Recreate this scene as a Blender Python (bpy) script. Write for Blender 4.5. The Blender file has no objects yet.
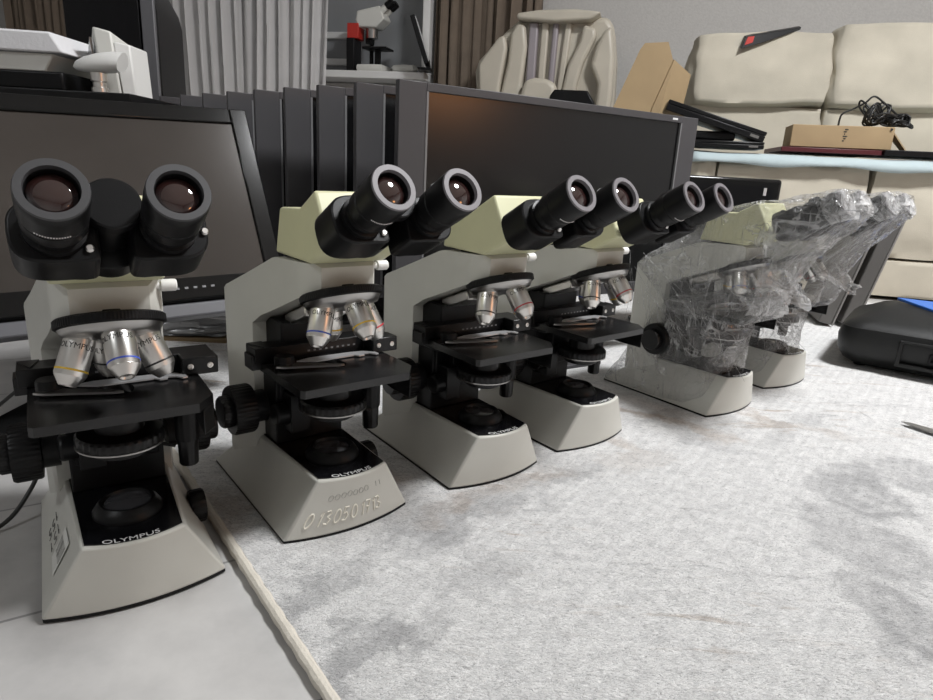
import bpy, bmesh, math, random
from mathutils import Vector, Matrix, noise
from mathutils.bvhtree import BVHTree
random.seed(7)
PI = math.pi
scene = bpy.context.scene
COL = scene.collection

# ------------------------------------------------------------------ materials
def mat(name, color=(.5, .5, .5), rough=.5, metal=0.0, spec=.5, bump=0.0, bscale=200, var=0.0, vscale=8, coat=0.0, emit=None, estr=0):
    m = bpy.data.materials.new(name); m.use_nodes = True
    nt = m.node_tree; b = nt.nodes['Principled BSDF']
    b.inputs['Base Color'].default_value = (*color, 1); b.inputs['Roughness'].default_value = rough
    b.inputs['Metallic'].default_value = metal; b.inputs['Specular IOR Level'].default_value = spec
    b.inputs['Coat Weight'].default_value = coat
    if emit: b.inputs['Emission Color'].default_value = (*emit, 1); b.inputs['Emission Strength'].default_value = estr
    tc = nt.nodes.new('ShaderNodeTexCoord')
    if bump:
        n = nt.nodes.new('ShaderNodeTexNoise'); n.inputs['Scale'].default_value = bscale; n.inputs['Detail'].default_value = 4
        nt.links.new(tc.outputs['Object'], n.inputs['Vector'])
        bp = nt.nodes.new('ShaderNodeBump'); bp.inputs['Strength'].default_value = bump; bp.inputs['Distance'].default_value = .002
        nt.links.new(n.outputs['Fac'], bp.inputs['Height']); nt.links.new(bp.outputs['Normal'], b.inputs['Normal'])
    if var:
        n = nt.nodes.new('ShaderNodeTexNoise'); n.inputs['Scale'].default_value = vscale; n.inputs['Detail'].default_value = 6
        nt.links.new(tc.outputs['Object'], n.inputs['Vector'])
        r = nt.nodes.new('ShaderNodeValToRGB'); r.color_ramp.elements[0].position = .3; r.color_ramp.elements[1].position = .7
        r.color_ramp.elements[0].color = (*[c * (1 - var) for c in color], 1); r.color_ramp.elements[1].color = (*[min(1, c * (1 + var * .6)) for c in color], 1)
        nt.links.new(n.outputs['Fac'], r.inputs['Fac']); nt.links.new(r.outputs['Color'], b.inputs['Base Color'])
    return m

M = {}
M['body'] = mat('scope_grey_enamel', (.56, .555, .51), .42, bump=.06, bscale=900, var=.06, vscale=14)
M['head'] = mat('scope_cream_enamel', (.66, .65, .42), .42, bump=.05, bscale=900, var=.06, vscale=14)
M['black'] = mat('black_plastic', (.006, .006, .0065), .36, spec=.22, bump=.08, bscale=1500)
M['satin'] = mat('black_satin_metal', (.007, .007, .0075), .3, spec=.3, var=.3, vscale=30)
M['stage'] = mat('worn_stage_metal', (.012, .012, .0125), .24, spec=.5, var=.5, vscale=25)
M['gloss'] = mat('black_gloss_panel', (.005, .005, .006), .16, spec=.3)
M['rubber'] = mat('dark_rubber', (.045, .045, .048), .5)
M['rim'] = mat('grey_lilac_rubber', (.17, .16, .17), .5)
M['silver'] = mat('brushed_steel', (.75, .73, .70), .32, metal=1.0, bump=.02, bscale=700)
M['silver_dark'] = mat('dull_steel', (.42, .41, .40), .3, metal=1.0)
M['clip'] = mat('pale_clip_steel', (.72, .72, .73), .35, metal=.7)
M['white_plastic'] = mat('white_plastic', (.78, .78, .76), .4)
M['letter'] = mat('pale_lettering', (.72, .72, .72), .5)
M['ink'] = mat('black_ink', (.02, .02, .02), .5)
M['chalk'] = mat('chalky_paint_marker', (.78, .75, .66), .8)
M['pencil'] = mat('faint_pencil', (.36, .36, .34), .8)
M['lamp_glass'] = mat('frosted_dark_glass', (.06, .06, .065), .12, coat=.5)
M['lens'] = mat('coated_eye_lens', (.022, .008, .007), .03, spec=.9, coat=1.0)
for nm, c in (('yellow', (.75, .5, .04)), ('blue', (.05, .10, .5)), ('red', (.45, .03, .04)), ('dark', (.02, .02, .02)), ('white', (.8, .8, .8)), ('green', (.1, .3, .08))):
    M['ring_' + nm] = mat('band_' + nm, c, .4)
M['mon'] = mat('dark_monitor_plastic', (.062, .060, .064), .45, spec=.35, bump=.08, bscale=900)
M['mon_lip'] = mat('monitor_bezel_lip', (.17, .17, .175), .4)
M['screen'] = mat('antiglare_screen', (.006, .006, .0065), .20, spec=.45)
M['dusty_screen'] = mat('dusty_glossy_screen', (.050, .043, .038), .12, spec=.5, var=.2, vscale=5)  # dust tone, with the lit room's brown reflection mixed into the colour
M['bezel'] = mat('black_gloss_bezel', (.008, .008, .008), .12, spec=.3)
M['barmetal'] = mat('grey_speaker_bar', (.12, .12, .13), .4)
M['cardboard'] = mat('cardboard', (.36, .26, .145), .8, bump=.1, bscale=60, var=.08, vscale=10)
M['cardboard_dark'] = mat('cardboard_inside', (.22, .155, .085), .85, var=.1)
M['maroon'] = mat('maroon_cover', (.07, .008, .012), .4)
M['cable'] = mat('black_cable', (.012, .012, .012), .4)
M['caseplastic'] = mat('black_moulded_plastic', (.008, .0085, .0085), .45, spec=.35, bump=.25, bscale=700)
M['bluefolder'] = mat('blue_plastic', (.045, .15, .50), .35)
M['slab'] = mat('grey_panel_plastic', (.11, .105, .10), .5)
M['slab_edge'] = mat('pale_grey_edge', (.22, .21, .2), .4)
M['foam'] = mat('white_polystyrene', (.74, .74, .76), .8, bump=.3, bscale=150)
M['offwhite'] = mat('offwhite_plastic', (.70, .70, .66), .4)
M['greyscreen'] = mat('grey_inset', (.20, .20, .20), .3)
M['trim'] = mat('white_painted_trim', (.75, .75, .74), .45)
M['redbook'] = mat('red_cover', (.5, .03, .02), .5)
M['leather'] = mat('cream_leather', (.53, .49, .41), .4, bump=.12, bscale=150, var=.08, vscale=6)
M['lilac'] = mat('grey_lilac_leather', (.30, .27, .29), .4, bump=.1, bscale=150)
M['sofa'] = mat('cream_suede', (.52, .48, .395), .85, bump=.3, bscale=300, var=.16, vscale=5)
M['throw'] = mat('pale_blue_cloth', (.42, .50, .52), .9, bump=.3, bscale=250, var=.06, vscale=12)
M['steel_blade'] = mat('knife_steel', (.6, .6, .6), .3, metal=1.0)
M['drape'] = mat('brown_drape_cloth', (.16, .125, .095), .85, bump=.3, bscale=400, var=.1, vscale=20)
M['nightglass'] = mat('night_window_glass', (.28, .29, .30), .15, spec=.4)
M['wall'] = mat('grey_wallpaper', (.50, .49, .475), .8, bump=.7, bscale=130, var=.07, vscale=90)
M['plainwall'] = mat('plain_wall_paint', (.46, .455, .445), .85, bump=.1, bscale=100)
M['ceil'] = mat('ceiling_paint', (.72, .71, .69), .9)
M['bag'] = mat('crumpled_grey_bag', (.17, .17, .17), .22, spec=.9, bump=.5, bscale=30)

def sheer_mat():
    m = bpy.data.materials.new('sheer_white_voile'); m.use_nodes = True; nt = m.node_tree; nt.nodes.clear()
    out = nt.nodes.new('ShaderNodeOutputMaterial'); mix = nt.nodes.new('ShaderNodeMixShader'); mix2 = nt.nodes.new('ShaderNodeMixShader')
    d = nt.nodes.new('ShaderNodeBsdfDiffuse'); d.inputs[0].default_value = (.90, .89, .89, 1)
    tl = nt.nodes.new('ShaderNodeBsdfTranslucent'); tl.inputs[0].default_value = (.7, .7, .7, 1)
    tr = nt.nodes.new('ShaderNodeBsdfTransparent')
    mix.inputs[0].default_value = .22; nt.links.new(d.outputs[0], mix.inputs[1]); nt.links.new(tl.outputs[0], mix.inputs[2])
    mix2.inputs[0].default_value = .20; nt.links.new(mix.outputs[0], mix2.inputs[1]); nt.links.new(tr.outputs[0], mix2.inputs[2])
    nt.links.new(mix2.outputs[0], out.inputs[0]); return m
M['sheer'] = sheer_mat()

def film_mat(name, haze):
    m = bpy.data.materials.new(name); m.use_nodes = True; nt = m.node_tree; nt.nodes.clear()
    N = nt.nodes.new; L = nt.links.new
    out = N('ShaderNodeOutputMaterial'); mix = N('ShaderNodeMixShader')
    tr = N('ShaderNodeBsdfTransparent'); tr.inputs[0].default_value = (.95, .95, .95, 1)
    p = N('ShaderNodeBsdfPrincipled'); p.inputs['Base Color'].default_value = (.72, .72, .72, 1); p.inputs['Roughness'].default_value = .14
    p.inputs['Specular IOR Level'].default_value = 1.0; p.inputs['Coat Weight'].default_value = .6
    tc = N('ShaderNodeTexCoord')
    mp = N('ShaderNodeMapping'); mp.inputs['Scale'].default_value = (1, 1, 1); mp.inputs['Rotation'].default_value = (.5, .35, .2)
    L(tc.outputs['Object'], mp.inputs['Vector'])
    ns = N('ShaderNodeTexNoise'); ns.inputs['Scale'].default_value = 14; ns.inputs['Detail'].default_value = 3; ns.inputs['Distortion'].default_value = 1.2
    L(mp.outputs[0], ns.inputs['Vector'])
    def streak(rot, sc, lo):
        q = N('ShaderNodeMapping'); q.inputs['Rotation'].default_value = rot; q.inputs['Scale'].default_value = sc; L(tc.outputs['Object'], q.inputs['Vector'])
        t_ = N('ShaderNodeTexNoise'); t_.inputs['Scale'].default_value = 1; t_.inputs['Detail'].default_value = 2; t_.inputs['Distortion'].default_value = .25; L(q.outputs[0], t_.inputs['Vector'])
        a_ = N('ShaderNodeMath'); a_.operation = 'SUBTRACT'; a_.inputs[1].default_value = .5; L(t_.outputs['Fac'], a_.inputs[0])
        b_ = N('ShaderNodeMath'); b_.operation = 'ABSOLUTE'; L(a_.outputs[0], b_.inputs[0])
        c_ = N('ShaderNodeMapRange'); c_.inputs[1].default_value = 0; c_.inputs[2].default_value = lo; c_.inputs[3].default_value = 1; c_.inputs[4].default_value = 0; L(b_.outputs[0], c_.inputs[0]); return c_
    s1 = streak((.7, .3, .4), (5, 42, 42), .05); s2 = streak((-.5, .2, 1.1), (46, 5, 40), .04); s3 = streak((.2, -.9, .3), (40, 44, 5), .045)
    mxa = N('ShaderNodeMath'); mxa.operation = 'MAXIMUM'; L(s1.outputs[0], mxa.inputs[0]); L(s2.outputs[0], mxa.inputs[1])
    rp = N('ShaderNodeMath'); rp.operation = 'MAXIMUM'; L(mxa.outputs[0], rp.inputs[0]); L(s3.outputs[0], rp.inputs[1])
    wv = rp
    cl = N('ShaderNodeMapRange'); cl.interpolation_type = 'SMOOTHSTEP'; cl.inputs[1].default_value = .42; cl.inputs[2].default_value = .72; cl.inputs[3].default_value = .12; L(ns.outputs['Fac'], cl.inputs[0])
    pw = N('ShaderNodeMath'); pw.operation = 'MULTIPLY'; L(rp.outputs[0], pw.inputs[0]); L(cl.outputs[0], pw.inputs[1])
    lw = N('ShaderNodeLayerWeight'); lw.inputs['Blend'].default_value = .35
    a = N('ShaderNodeMath'); a.operation = 'MULTIPLY_ADD'; a.inputs[1].default_value = .60; L(pw.outputs[0], a.inputs[0]); a.inputs[2].default_value = haze
    b = N('ShaderNodeMath'); b.operation = 'MULTIPLY_ADD'; b.inputs[1].default_value = .28; L(lw.outputs['Facing'], b.inputs[0]); L(a.outputs[0], b.inputs[2])
    bp = N('ShaderNodeBump'); bp.inputs['Strength'].default_value = .8; bp.inputs['Distance'].default_value = .004
    ad = N('ShaderNodeMath'); ad.operation = 'ADD'; L(rp.outputs[0], ad.inputs[0]); L(ns.outputs['Fac'], ad.inputs[1])
    L(ad.outputs[0], bp.inputs['Height']); L(bp.outputs[0], p.inputs['Normal'])
    L(b.outputs[0], mix.inputs[0]); L(tr.outputs[0], mix.inputs[1]); L(p.outputs[0], mix.inputs[2]); L(mix.outputs[0], out.inputs[0])
    return m
M['film'] = film_mat('cling_film', .115)
M['film_crumple'] = film_mat('crumpled_cling_film', .30)

# ------------------------------------------------------------------ mesh helpers
def obj(name, bm, m, parent=None, bevel=0, smooth=35, seg=2, sub=0):
    bmesh.ops.recalc_face_normals(bm, faces=bm.faces)
    me = bpy.data.meshes.new(name); bm.to_mesh(me); bm.free()
    if smooth:
        me.shade_smooth() if hasattr(me, 'shade_smooth') else None
        for p in me.polygons: p.use_smooth = True
        me.set_sharp_from_angle(angle=math.radians(smooth))
    for mm in (m if isinstance(m, (list, tuple)) else [m]): me.materials.append(mm)
    o = bpy.data.objects.new(name, me); COL.objects.link(o)
    if parent: o.parent = parent
    if bevel:
        b = o.modifiers.new('bevel', 'BEVEL'); b.width = bevel; b.segments = seg; b.limit_method = 'ANGLE'; b.angle_limit = math.radians(30); b.harden_normals = False
    if sub:
        s = o.modifiers.new('sub', 'SUBSURF'); s.levels = sub; s.render_levels = sub
    return o
def tag(o, label, cat, group=None, kind=None):
    o['label'] = label; o['category'] = cat
    if group: o['group'] = group
    if kind: o['kind'] = kind
    return o
def struct(o): o['kind'] = 'structure'; return o
def empty(name, loc=(0, 0, 0), rz=0):
    o = bpy.data.objects.new(name, None); COL.objects.link(o); o.location = loc; o.rotation_euler = (0, 0, rz); o.empty_display_size = .05
    return o
def copy_tree(o, parent=None):
    c = o.copy(); COL.objects.link(c)
    if parent: c.parent = parent
    for ch in list(o.children): copy_tree(ch, c)
    return c
def nb(): return bmesh.new()
def box(bm, x0, x1, y0, y1, z0, z1, mx=None):
    vs = [bm.verts.new(Vector(p)) for p in ((x0, y0, z0), (x1, y0, z0), (x1, y1, z0), (x0, y1, z0), (x0, y0, z1), (x1, y0, z1), (x1, y1, z1), (x0, y1, z1))]
    if mx:
        for v in vs: v.co = mx @ v.co
    for f in ((0, 3, 2, 1), (4, 5, 6, 7), (0, 1, 5, 4), (1, 2, 6, 5), (2, 3, 7, 6), (3, 0, 4, 7)): bm.faces.new([vs[i] for i in f])
    return bm
def loft(bm, loops, close=True, caps=True):
    rows = [[bm.verts.new(Vector(p)) for p in L] for L in loops]
    n = len(rows[0])
    for a, b in zip(rows, rows[1:]):
        for i in range(n if close else n - 1):
            j = (i + 1) % n; bm.faces.new((a[i], a[j], b[j], b[i]))
    if caps: bm.faces.new(rows[0][::-1]); bm.faces.new(rows[-1])
    return bm
def frame(o, d, xh=None):
    """matrix with local z along d, located at o"""
    d = Vector(d).normalized(); x = Vector(xh) if xh else (Vector((1, 0, 0)) if abs(d.x) < .9 else Vector((0, 1, 0)))
    y = d.cross(x).normalized(); x = y.cross(d)
    return Matrix(((x.x, y.x, d.x, o[0]), (x.y, y.y, d.y, o[1]), (x.z, y.z, d.z, o[2]), (0, 0, 0, 1)))
def lathe(bm, prof, mx=None, seg=40, ridge=0, rid=None, caps=True):
    """prof (r,z) list; rid = set of profile indices that get knurled"""
    loops = []
    for k, (r, z) in enumerate(prof):
        L = []
        for i in range(seg):
            a = 2 * PI * i / seg; rr = r
            if ridge and rid and k in rid: rr = r - (ridge if (i // 2) % 2 else 0)
            v = Vector((rr * math.cos(a), rr * math.sin(a), z)); L.append(mx @ v if mx else v)
        loops.append(L)
    return loft(bm, loops, True, caps)
def prism_x(bm, prof, hw):
    """prof (y,z) polygon; hw number or function of (y,z)"""
    f = hw if callable(hw) else (lambda y, z: hw)
    return loft(bm, [[(-f(y, z), y, z) for y, z in prof], [(f(y, z), y, z) for y, z in prof]])
def prism_z(bm, poly, z0, z1, mx=None):
    T = (lambda p: mx @ Vector(p)) if mx else (lambda p: Vector(p))
    return loft(bm, [[T((x, y, z0)) for x, y in poly], [T((x, y, z1)) for x, y in poly]])
def tube(bm, pts, r, seg=8, caps=True):
    pts = [Vector(p) for p in pts]; loops = []; up = None
    for i, p in enumerate(pts):
        t = (pts[min(i + 1, len(pts) - 1)] - pts[max(i - 1, 0)]).normalized()
        if up is None: up = Vector((0, 0, 1)) if abs(t.z) < .9 else Vector((1, 0, 0))
        b = t.cross(up).normalized(); up = b.cross(t).normalized()
        rr = r[i] if isinstance(r, (list, tuple)) else r
        loops.append([p + (b * math.cos(2 * PI * k / seg) + up * math.sin(2 * PI * k / seg)) * rr for k in range(seg)])
    return loft(bm, loops, True, caps)
def spline(pts, n=8):
    P = [Vector(p) for p in pts]; P = [2 * P[0] - P[1]] + P + [2 * P[-1] - P[-2]]; out = []
    for i in range(1, len(P) - 2):
        for k in range(n):
            t = k / n; a, b, c, d = P[i - 1], P[i], P[i + 1], P[i + 2]
            out.append(.5 * ((2 * b) + (c - a) * t + (2 * a - 5 * b + 4 * c - d) * t * t + (3 * b - a - 3 * c + d) * t ** 3))
    out.append(P[-2]); return out
def text_bm(s, size, align='CENTER', extrude=.0001):
    cu = bpy.data.curves.new('t', 'FONT'); cu.body = s; cu.size = size; cu.align_x = align; cu.align_y = 'CENTER'; cu.extrude = extrude; cu.resolution_u = 3
    o = bpy.data.objects.new('t', cu); COL.objects.link(o)
    bpy.context.view_layer.update()
    me = bpy.data.meshes.new_from_object(o.evaluated_get(bpy.context.evaluated_depsgraph_get()))
    bm = bmesh.new(); bm.from_mesh(me); bpy.data.objects.remove(o); bpy.data.curves.remove(cu); bpy.data.meshes.remove(me)
    return bm
def superbox(bm, sx, sy, sz, n=10, e=.35, mx=None, puff=0, jit=0, seed=0):
    """soft cushion block centred on origin"""
    def put(p):
        q = Vector(p); s = q.normalized() * 1.0
        m = max(abs(q.x), abs(q.y), abs(q.z))
        r = q.lerp(Vector((s.x * 1.25, s.y * 1.25, s.z * 1.25)), e)
        if jit: r += Vector((1, 1, 1)) * jit * noise.noise(q * 2.3 + Vector((seed, seed * 2, 3)))
        v = Vector((r.x * sx / 2, r.y * sy / 2, r.z * sz / 2)); return mx @ v if mx else v
    vd = {}
    def gv(p):
        k = tuple(round(c, 5) for c in p)
        if k not in vd: vd[k] = bm.verts.new(put(p))
        return vd[k]
    for ax in range(3):
        for sg in (-1, 1):
            for i in range(n):
                for j in range(n):
                    cs = []
                    for (a, b) in ((i, j), (i + 1, j), (i + 1, j + 1), (i, j + 1)):
                        p = [0, 0, 0]; p[ax] = sg; p[(ax + 1) % 3] = -1 + 2 * a / n; p[(ax + 2) % 3] = -1 + 2 * b / n
                        cs.append(gv(p))
                    bm.faces.new(cs)
    return bm

# ------------------------------------------------------------------ microscope (front is -y, optical axis x=y=0)
AX = Vector((0, -math.cos(math.radians(29)), math.sin(math.radians(29))))      # eyepiece axis, towards the user
UP = Vector((0, math.sin(math.radians(29)), math.cos(math.radians(29))))
def base_bottom(s): return Vector((.0708 * s, -.0425 - .0135 * (1 - s * s), .0025))
def base_top(s): return Vector((.038 * s, -.0515 - .0095 * (1 - s * s), .063))
def base_face(s, t, off=0.0):
    p = base_bottom(s).lerp(base_top(s), t)
    return p + Vector((0, -.985, .08)) * off

RAD = .0205; TILT = math.radians(20)
NC = Vector((0, -.0265, .2350)); DOWN = Vector((0, -math.sin(TILT), -math.cos(TILT)))
RB = Vector((0, math.cos(TILT), -math.sin(TILT))); RS = Vector((-1, 0, 0))
ring_names = ['yellow', 'yellow', 'blue', 'dark']     # rear, left, front, right

def make_scope():
    t = empty('microscope')
    # --- base
    n = 14; bm = nb(); S = [-1 + 2 * i / n for i in range(n + 1)]
    bot = [base_bottom(s) for s in S] + [Vector((.0692, .06, .0025)), Vector((.0676, .1714, .0025)), Vector((-.0676, .1714, .0025)), Vector((-.0692, .06, .0025))]
    top = [base_top(s) for s in S] + [Vector((.044, .082, .063)), Vector((.0575, .134, .033)), Vector((-.0575, .134, .033)), Vector((-.044, .082, .063))]
    bv = [bm.verts.new(p) for p in bot]; tv = [bm.verts.new(p) for p in top]; k = len(bv)
    for i in range(k): j = (i + 1) % k; bm.faces.new((bv[i], bv[j], tv[j], tv[i]))
    bm.faces.new(bv[::-1]); bm.faces.new(tv[:n + 1] + [tv[n + 1], tv[n + 4]]); bm.faces.new((tv[n + 1], tv[n + 2], tv[n + 3], tv[n + 4]))
    obj('base', bm, M['body'], t, bevel=.0022, smooth=25, seg=3)
    bm = nb(); prism_z(bm, [(p.x * .985, p.y * .985) for p in bot], 0, .003); obj('base_pad', bm, M['black'], t)
    # --- black deck on the base
    bm = nb(); m2 = 10
    poly = [(.036 * s, -.0485 - .0095 * (1 - s * s)) for s in [-1 + 2 * i / m2 for i in range(m2 + 1)]] + [(.0405, .079), (-.0405, .079)]
    prism_z(bm, poly, .0628, .0642); dk = obj('base_cover', bm, M['gloss'], t, smooth=25)
    bm = text_bm('OLYMPUS', .0082, extrude=.0001)
    for v in bm.verts:
        x = v.co.x * 1.18 - .003; s = x / .036
        v.co = Vector((x, -.0468 - .0095 * (1 - s * s) + v.co.y, .0644 + v.co.z))
    obj('lettering', bm, M['letter'], dk, smooth=0)
    # --- illuminator
    bm = nb(); lathe(bm, [(.0275, .0635), (.0275, .0665), (.0245, .0715), (.0215, .0745), (.0195, .0745), (.0185, .0725), (.0185, .071)], Matrix.Translation((0, -.006, 0)), 48)
    il = obj('field_lens_ring', bm, M['black'], t, smooth=40)
    bm = nb(); lathe(bm, [(.0183, .0705), (.0183, .0722), (.0120, .0732), (.004, .0736), (.0001, .0737)], Matrix.Translation((0, -.006, 0)), 40); obj('field_lens', bm, M['lamp_glass'], il, smooth=60)
    # --- brightness wheel (right side of base) seated in a shallow boss
    bm = nb(); mx = frame((.0550, .030, .033), (1, 0, 0)); lathe(bm, [(.0155, 0), (.0165, .002), (.0165, .0115), (.0150, .0135), (.010, .0135)], mx, 64, .0008, {1, 2}); obj('brightness_dial', bm, M['black'], t)
    # --- arm
    prof = [(.133, .012), (.133, .2205), (.129, .2245), (.034, .2655), (.028, .2670), (-.034, .2690), (-.0395, .2655), (-.0395, .2470), (-.030, .2405), (.060, .2030), (.0775, .1920), (.0785, .060), (.0785, .010)]
    hw = lambda y: (.0380 + .0200 * max(0, (y + .04) / .173) ** 1.6) * (1 if y > -.012 else math.sqrt(max(.50, 1 - ((-.012 - y) / .0375) ** 2)))
    bm = nb(); prism_x(bm, prof, .04)
    for yy in (-.0388, -.0375, -.0355, -.033, -.030, -.027, -.0235, -.020, -.016, -.012, 0, .02, .04, .06, .08, .1, .12):
        bmesh.ops.bisect_plane(bm, geom=list(bm.verts) + list(bm.edges) + list(bm.faces), dist=1e-6, plane_co=(0, yy, 0), plane_no=(0, 1, 0))
    for v in bm.verts: v.co.x = math.copysign(hw(v.co.y), v.co.x)
    bmesh.ops.triangulate(bm, faces=[f for f in bm.faces if len(f.verts) > 4])
    obj('arm', bm, M['body'], t, bevel=.0034, seg=4, smooth=70)
    # --- inner black block, rail guide
    bm = nb(); box(bm, -.0385, .0385, .046, .0795, .0640, .165); box(bm, -.034, .034, .038, .0795, .165, .199); box(bm, -.0345, .0345, .0445, .05, .09, .15)
    obj('focus_block', bm, M['black'], t, bevel=.0015)
    bm = nb(); box(bm, -.024, .024, .002, .056, -.006, .006, Matrix.Translation((0, 0, .2185)) @ Matrix.Rotation(math.radians(-22), 4, 'X')); obj('nosepiece_mount', bm, M['silver'], t, bevel=.002)
    # --- focus knobs both sides
    for sg in (-1, 1):
        mx = frame((sg * .0440, .066, .1035), (sg, 0, 0))
        bm = nb(); lathe(bm, [(.017, 0), (.017, .013), (.0250, .014), (.0262, .016), (.0262, .034), (.0248, .0365), (.016, .0365)], mx, 144, .0007, {3, 4}); kn = obj('coarse_focus_knob', bm, M['black'], t)
        bm = nb(); lathe(bm, [(.0160, .036), (.0170, .0375), (.0170, .044), (.0155, .046), (.004, .046)], mx, 112, .0005, {1, 2}); obj('fine_focus_knob', bm, M['satin'], kn)
    # --- stage with a real hole
    bm = nb()
    out = [(-.0606, .030), (-.0606, -.066), (-.0575, -.0695), (.052, -.0685), (.0665, -.050), (.0665, .030)]
    hole = [(.0135 * math.cos(a), -.006 + .017 * math.sin(a)) for a in [2 * PI * i / 32 for i in range(32)]]
    def ring_edges(pts, z):
        vs = [bm.verts.new((x, y, z)) for x, y in pts]; return vs, [bm.edges.new((vs[i], vs[(i + 1) % len(vs)])) for i in range(len(vs))]
    _, e1 = ring_edges(out, .163); _, e2 = ring_edges(hole, .163)
    bmesh.ops.triangle_fill(bm, use_beauty=True, use_dissolve=False, edges=e1 + e2)
    r = bmesh.ops.extrude_face_region(bm, geom=list(bm.faces)); bmesh.ops.translate(bm, verts=[g for g in r['geom'] if isinstance(g, bmesh.types.BMVert)], vec=(0, 0, -.0075))
    st = obj('stage', bm, M['stage'], t, smooth=30)
    bm = nb(); box(bm, -.055, .058, .012, .050, .150, .1575); box(bm, -.020, .020, .028, .055, .112, .153); obj('stage_bracket', bm, M['black'], t, bevel=.0015)
    bm = nb(); prism_z(bm, [(.0555, -.0655), (.0668, -.0505), (.0668, -.012), (.0585, -.012), (.0555, -.03)], .134, .1555); obj('stage_flange', bm, M['stage'], t, bevel=.001)
    # --- mechanical stage: rail with scale, end block with two screws, clip fingers
    bm = nb(); box(bm, -.0665, .083, .024, .049, .1635, .1785); box(bm, -.0695, -.058, .026, .046, .1565, .1715)
    prism_z(bm, [(-.057, .0245), (-.0665, .049), (-.050, .049)], .1785, .1795)
    rl = obj('mechanical_stage', bm, M['satin'], t, bevel=.0015)
    bm = nb()
    for i in range(9): box(bm, -.012 + i * .0065, -.0095 + i * .0065, .0236, .0241, .1695, .1712)
    obj('scale_marks', bm, M['mon_lip'], rl, smooth=0)
    bm = nb(); box(bm, .053, .0835, .004, .0245, .1635, .1795); eb = obj('slide_holder_block', bm, M['satin'], t, bevel=.0012)
    for x in (.060, .0765):
        bm = nb(); lathe(bm, [(.0026, 0), (.0026, .001), (.0015, .0012), (.0012, .0004)], frame((x, .0042, .1715), (0, -1, 0)), 16); obj('screw', bm, M['silver'], eb)
    bm = nb(); prism_z(bm, [(-.030, .0105), (-.012, .0015), (.030, .0030), (.034, -.0015), (.040, -.0015), (.041, .0035), (.047, .0020), (.052, -.0040), (.056, -.0030), (.055, .0045), (.048, .0115), (.030, .0145), (-.015, .0155)], .1642, .1655); obj('slide_holder', bm, M['clip'], t)
    bm = nb(); lathe(bm, [(.0098, .1635), (.0098, .1725), (.0088, .1745), (.0001, .1745)], Matrix.Translation((-.0450, .0055, 0)), 40, .0004, {0, 1}); cl = obj('clip_pivot', bm, M['black'], t)
    bm = nb(); prism_z(bm, [(-.0565, -.0035), (-.050, -.009), (-.030, -.0155), (-.002, -.0255), (.004, -.0255), (.004, -.0232), (-.014, -.012), (-.030, -.0035), (-.044, .003)], .1655, .1672); obj('specimen_clip', bm, M['silver_dark'], cl)
    # --- stage drive knobs (coaxial, hanging)
    bm = nb(); lathe(bm, [(.006, .158), (.006, .143), (.0098, .142), (.0104, .137), (.0104, .108), (.0098, .106)], Matrix.Translation((.0545, .010, -.004)), 48, .0006, {3, 4}); sk = obj('stage_drive_knob', bm, M['black'], t)
    bm = nb(); lathe(bm, [(.0085, .1075), (.0090, .105), (.0085, .083), (.0075, .0815), (.0001, .0815)], Matrix.Translation((.0545, .010, -.004)), 40, .0005, {1, 2}); obj('lower_knob', bm, M['satin'], sk)
    # --- condenser
    bm = nb(); lathe(bm, [(.020, .1085), (.0225, .110), (.0225, .117), (.0325, .118), (.0338, .1195), (.0338, .1265), (.0318, .1285), (.0185, .130), (.0175, .150), (.0120, .1535), (.0001, .1535)], Matrix.Translation((0, -.008, 0)), 128, .0007, {4, 5}); cd = obj('condenser', bm, M['satin'], t)
    bm = nb(); lathe(bm, [(.0325, .1176), (.0340, .1178), (.0340, .1190), (.0325, .1192)], Matrix.Translation((0, -.008, 0)), 64, caps=False); obj('condenser_scale_ring', bm, M['silver_dark'], cd)
    bm = nb(); tube(bm, [(.024, -.012, .113), (.036, -.016, .110), (.040, -.017, .1085)], .0016); obj('aperture_lever', bm, M['black'], cd)
    bm = nb(); box(bm, -.0125, .0125, .012, .046, .110, .126); box(bm, -.031, -.010, .024, .050, .082, .124); lathe(bm, [(.011, 0), (.0115, .002), (.0115, .014), (.010, .016), (.0001, .016)], frame((-.029, .037, .101), (-1, 0, 0)), 32); obj('condenser_holder', bm, M['black'], t, bevel=.001)
    # --- revolving nosepiece
    mx = frame(NC, DOWN)
    bm = nb(); lathe(bm, [(.0340, -.0055), (.0375, -.0053), (.0390, -.0040), (.0390, .0015), (.0375, .0026), (.0340, .0030)], mx, 400, .0003, {2, 3}); npz = obj('nosepiece', bm, M['black'], t)
    bm = nb(); lathe(bm, [(.0365, .0026), (.0355, .0048), (.0335, .0085), (.0180, .0125), (.0001, .0130)], mx, 48); obj('turret_dome', bm, M['silver_dark'], npz, smooth=50)
    bm = nb(); lathe(bm, [(.018, -.009), (.018, -.005)], mx, 40); obj('turret_neck', bm, M['black'], npz)
    rot_ = Matrix.Rotation(math.radians(-5), 3, DOWN); rads = [rot_ @ v for v in (RB, RS, -RB, -RS)]
    if rads[2].x < 0: rot_ = Matrix.Rotation(math.radians(5), 3, DOWN); rads = [rot_ @ v for v in (RB, RS, -RB, -RS)]
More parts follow.
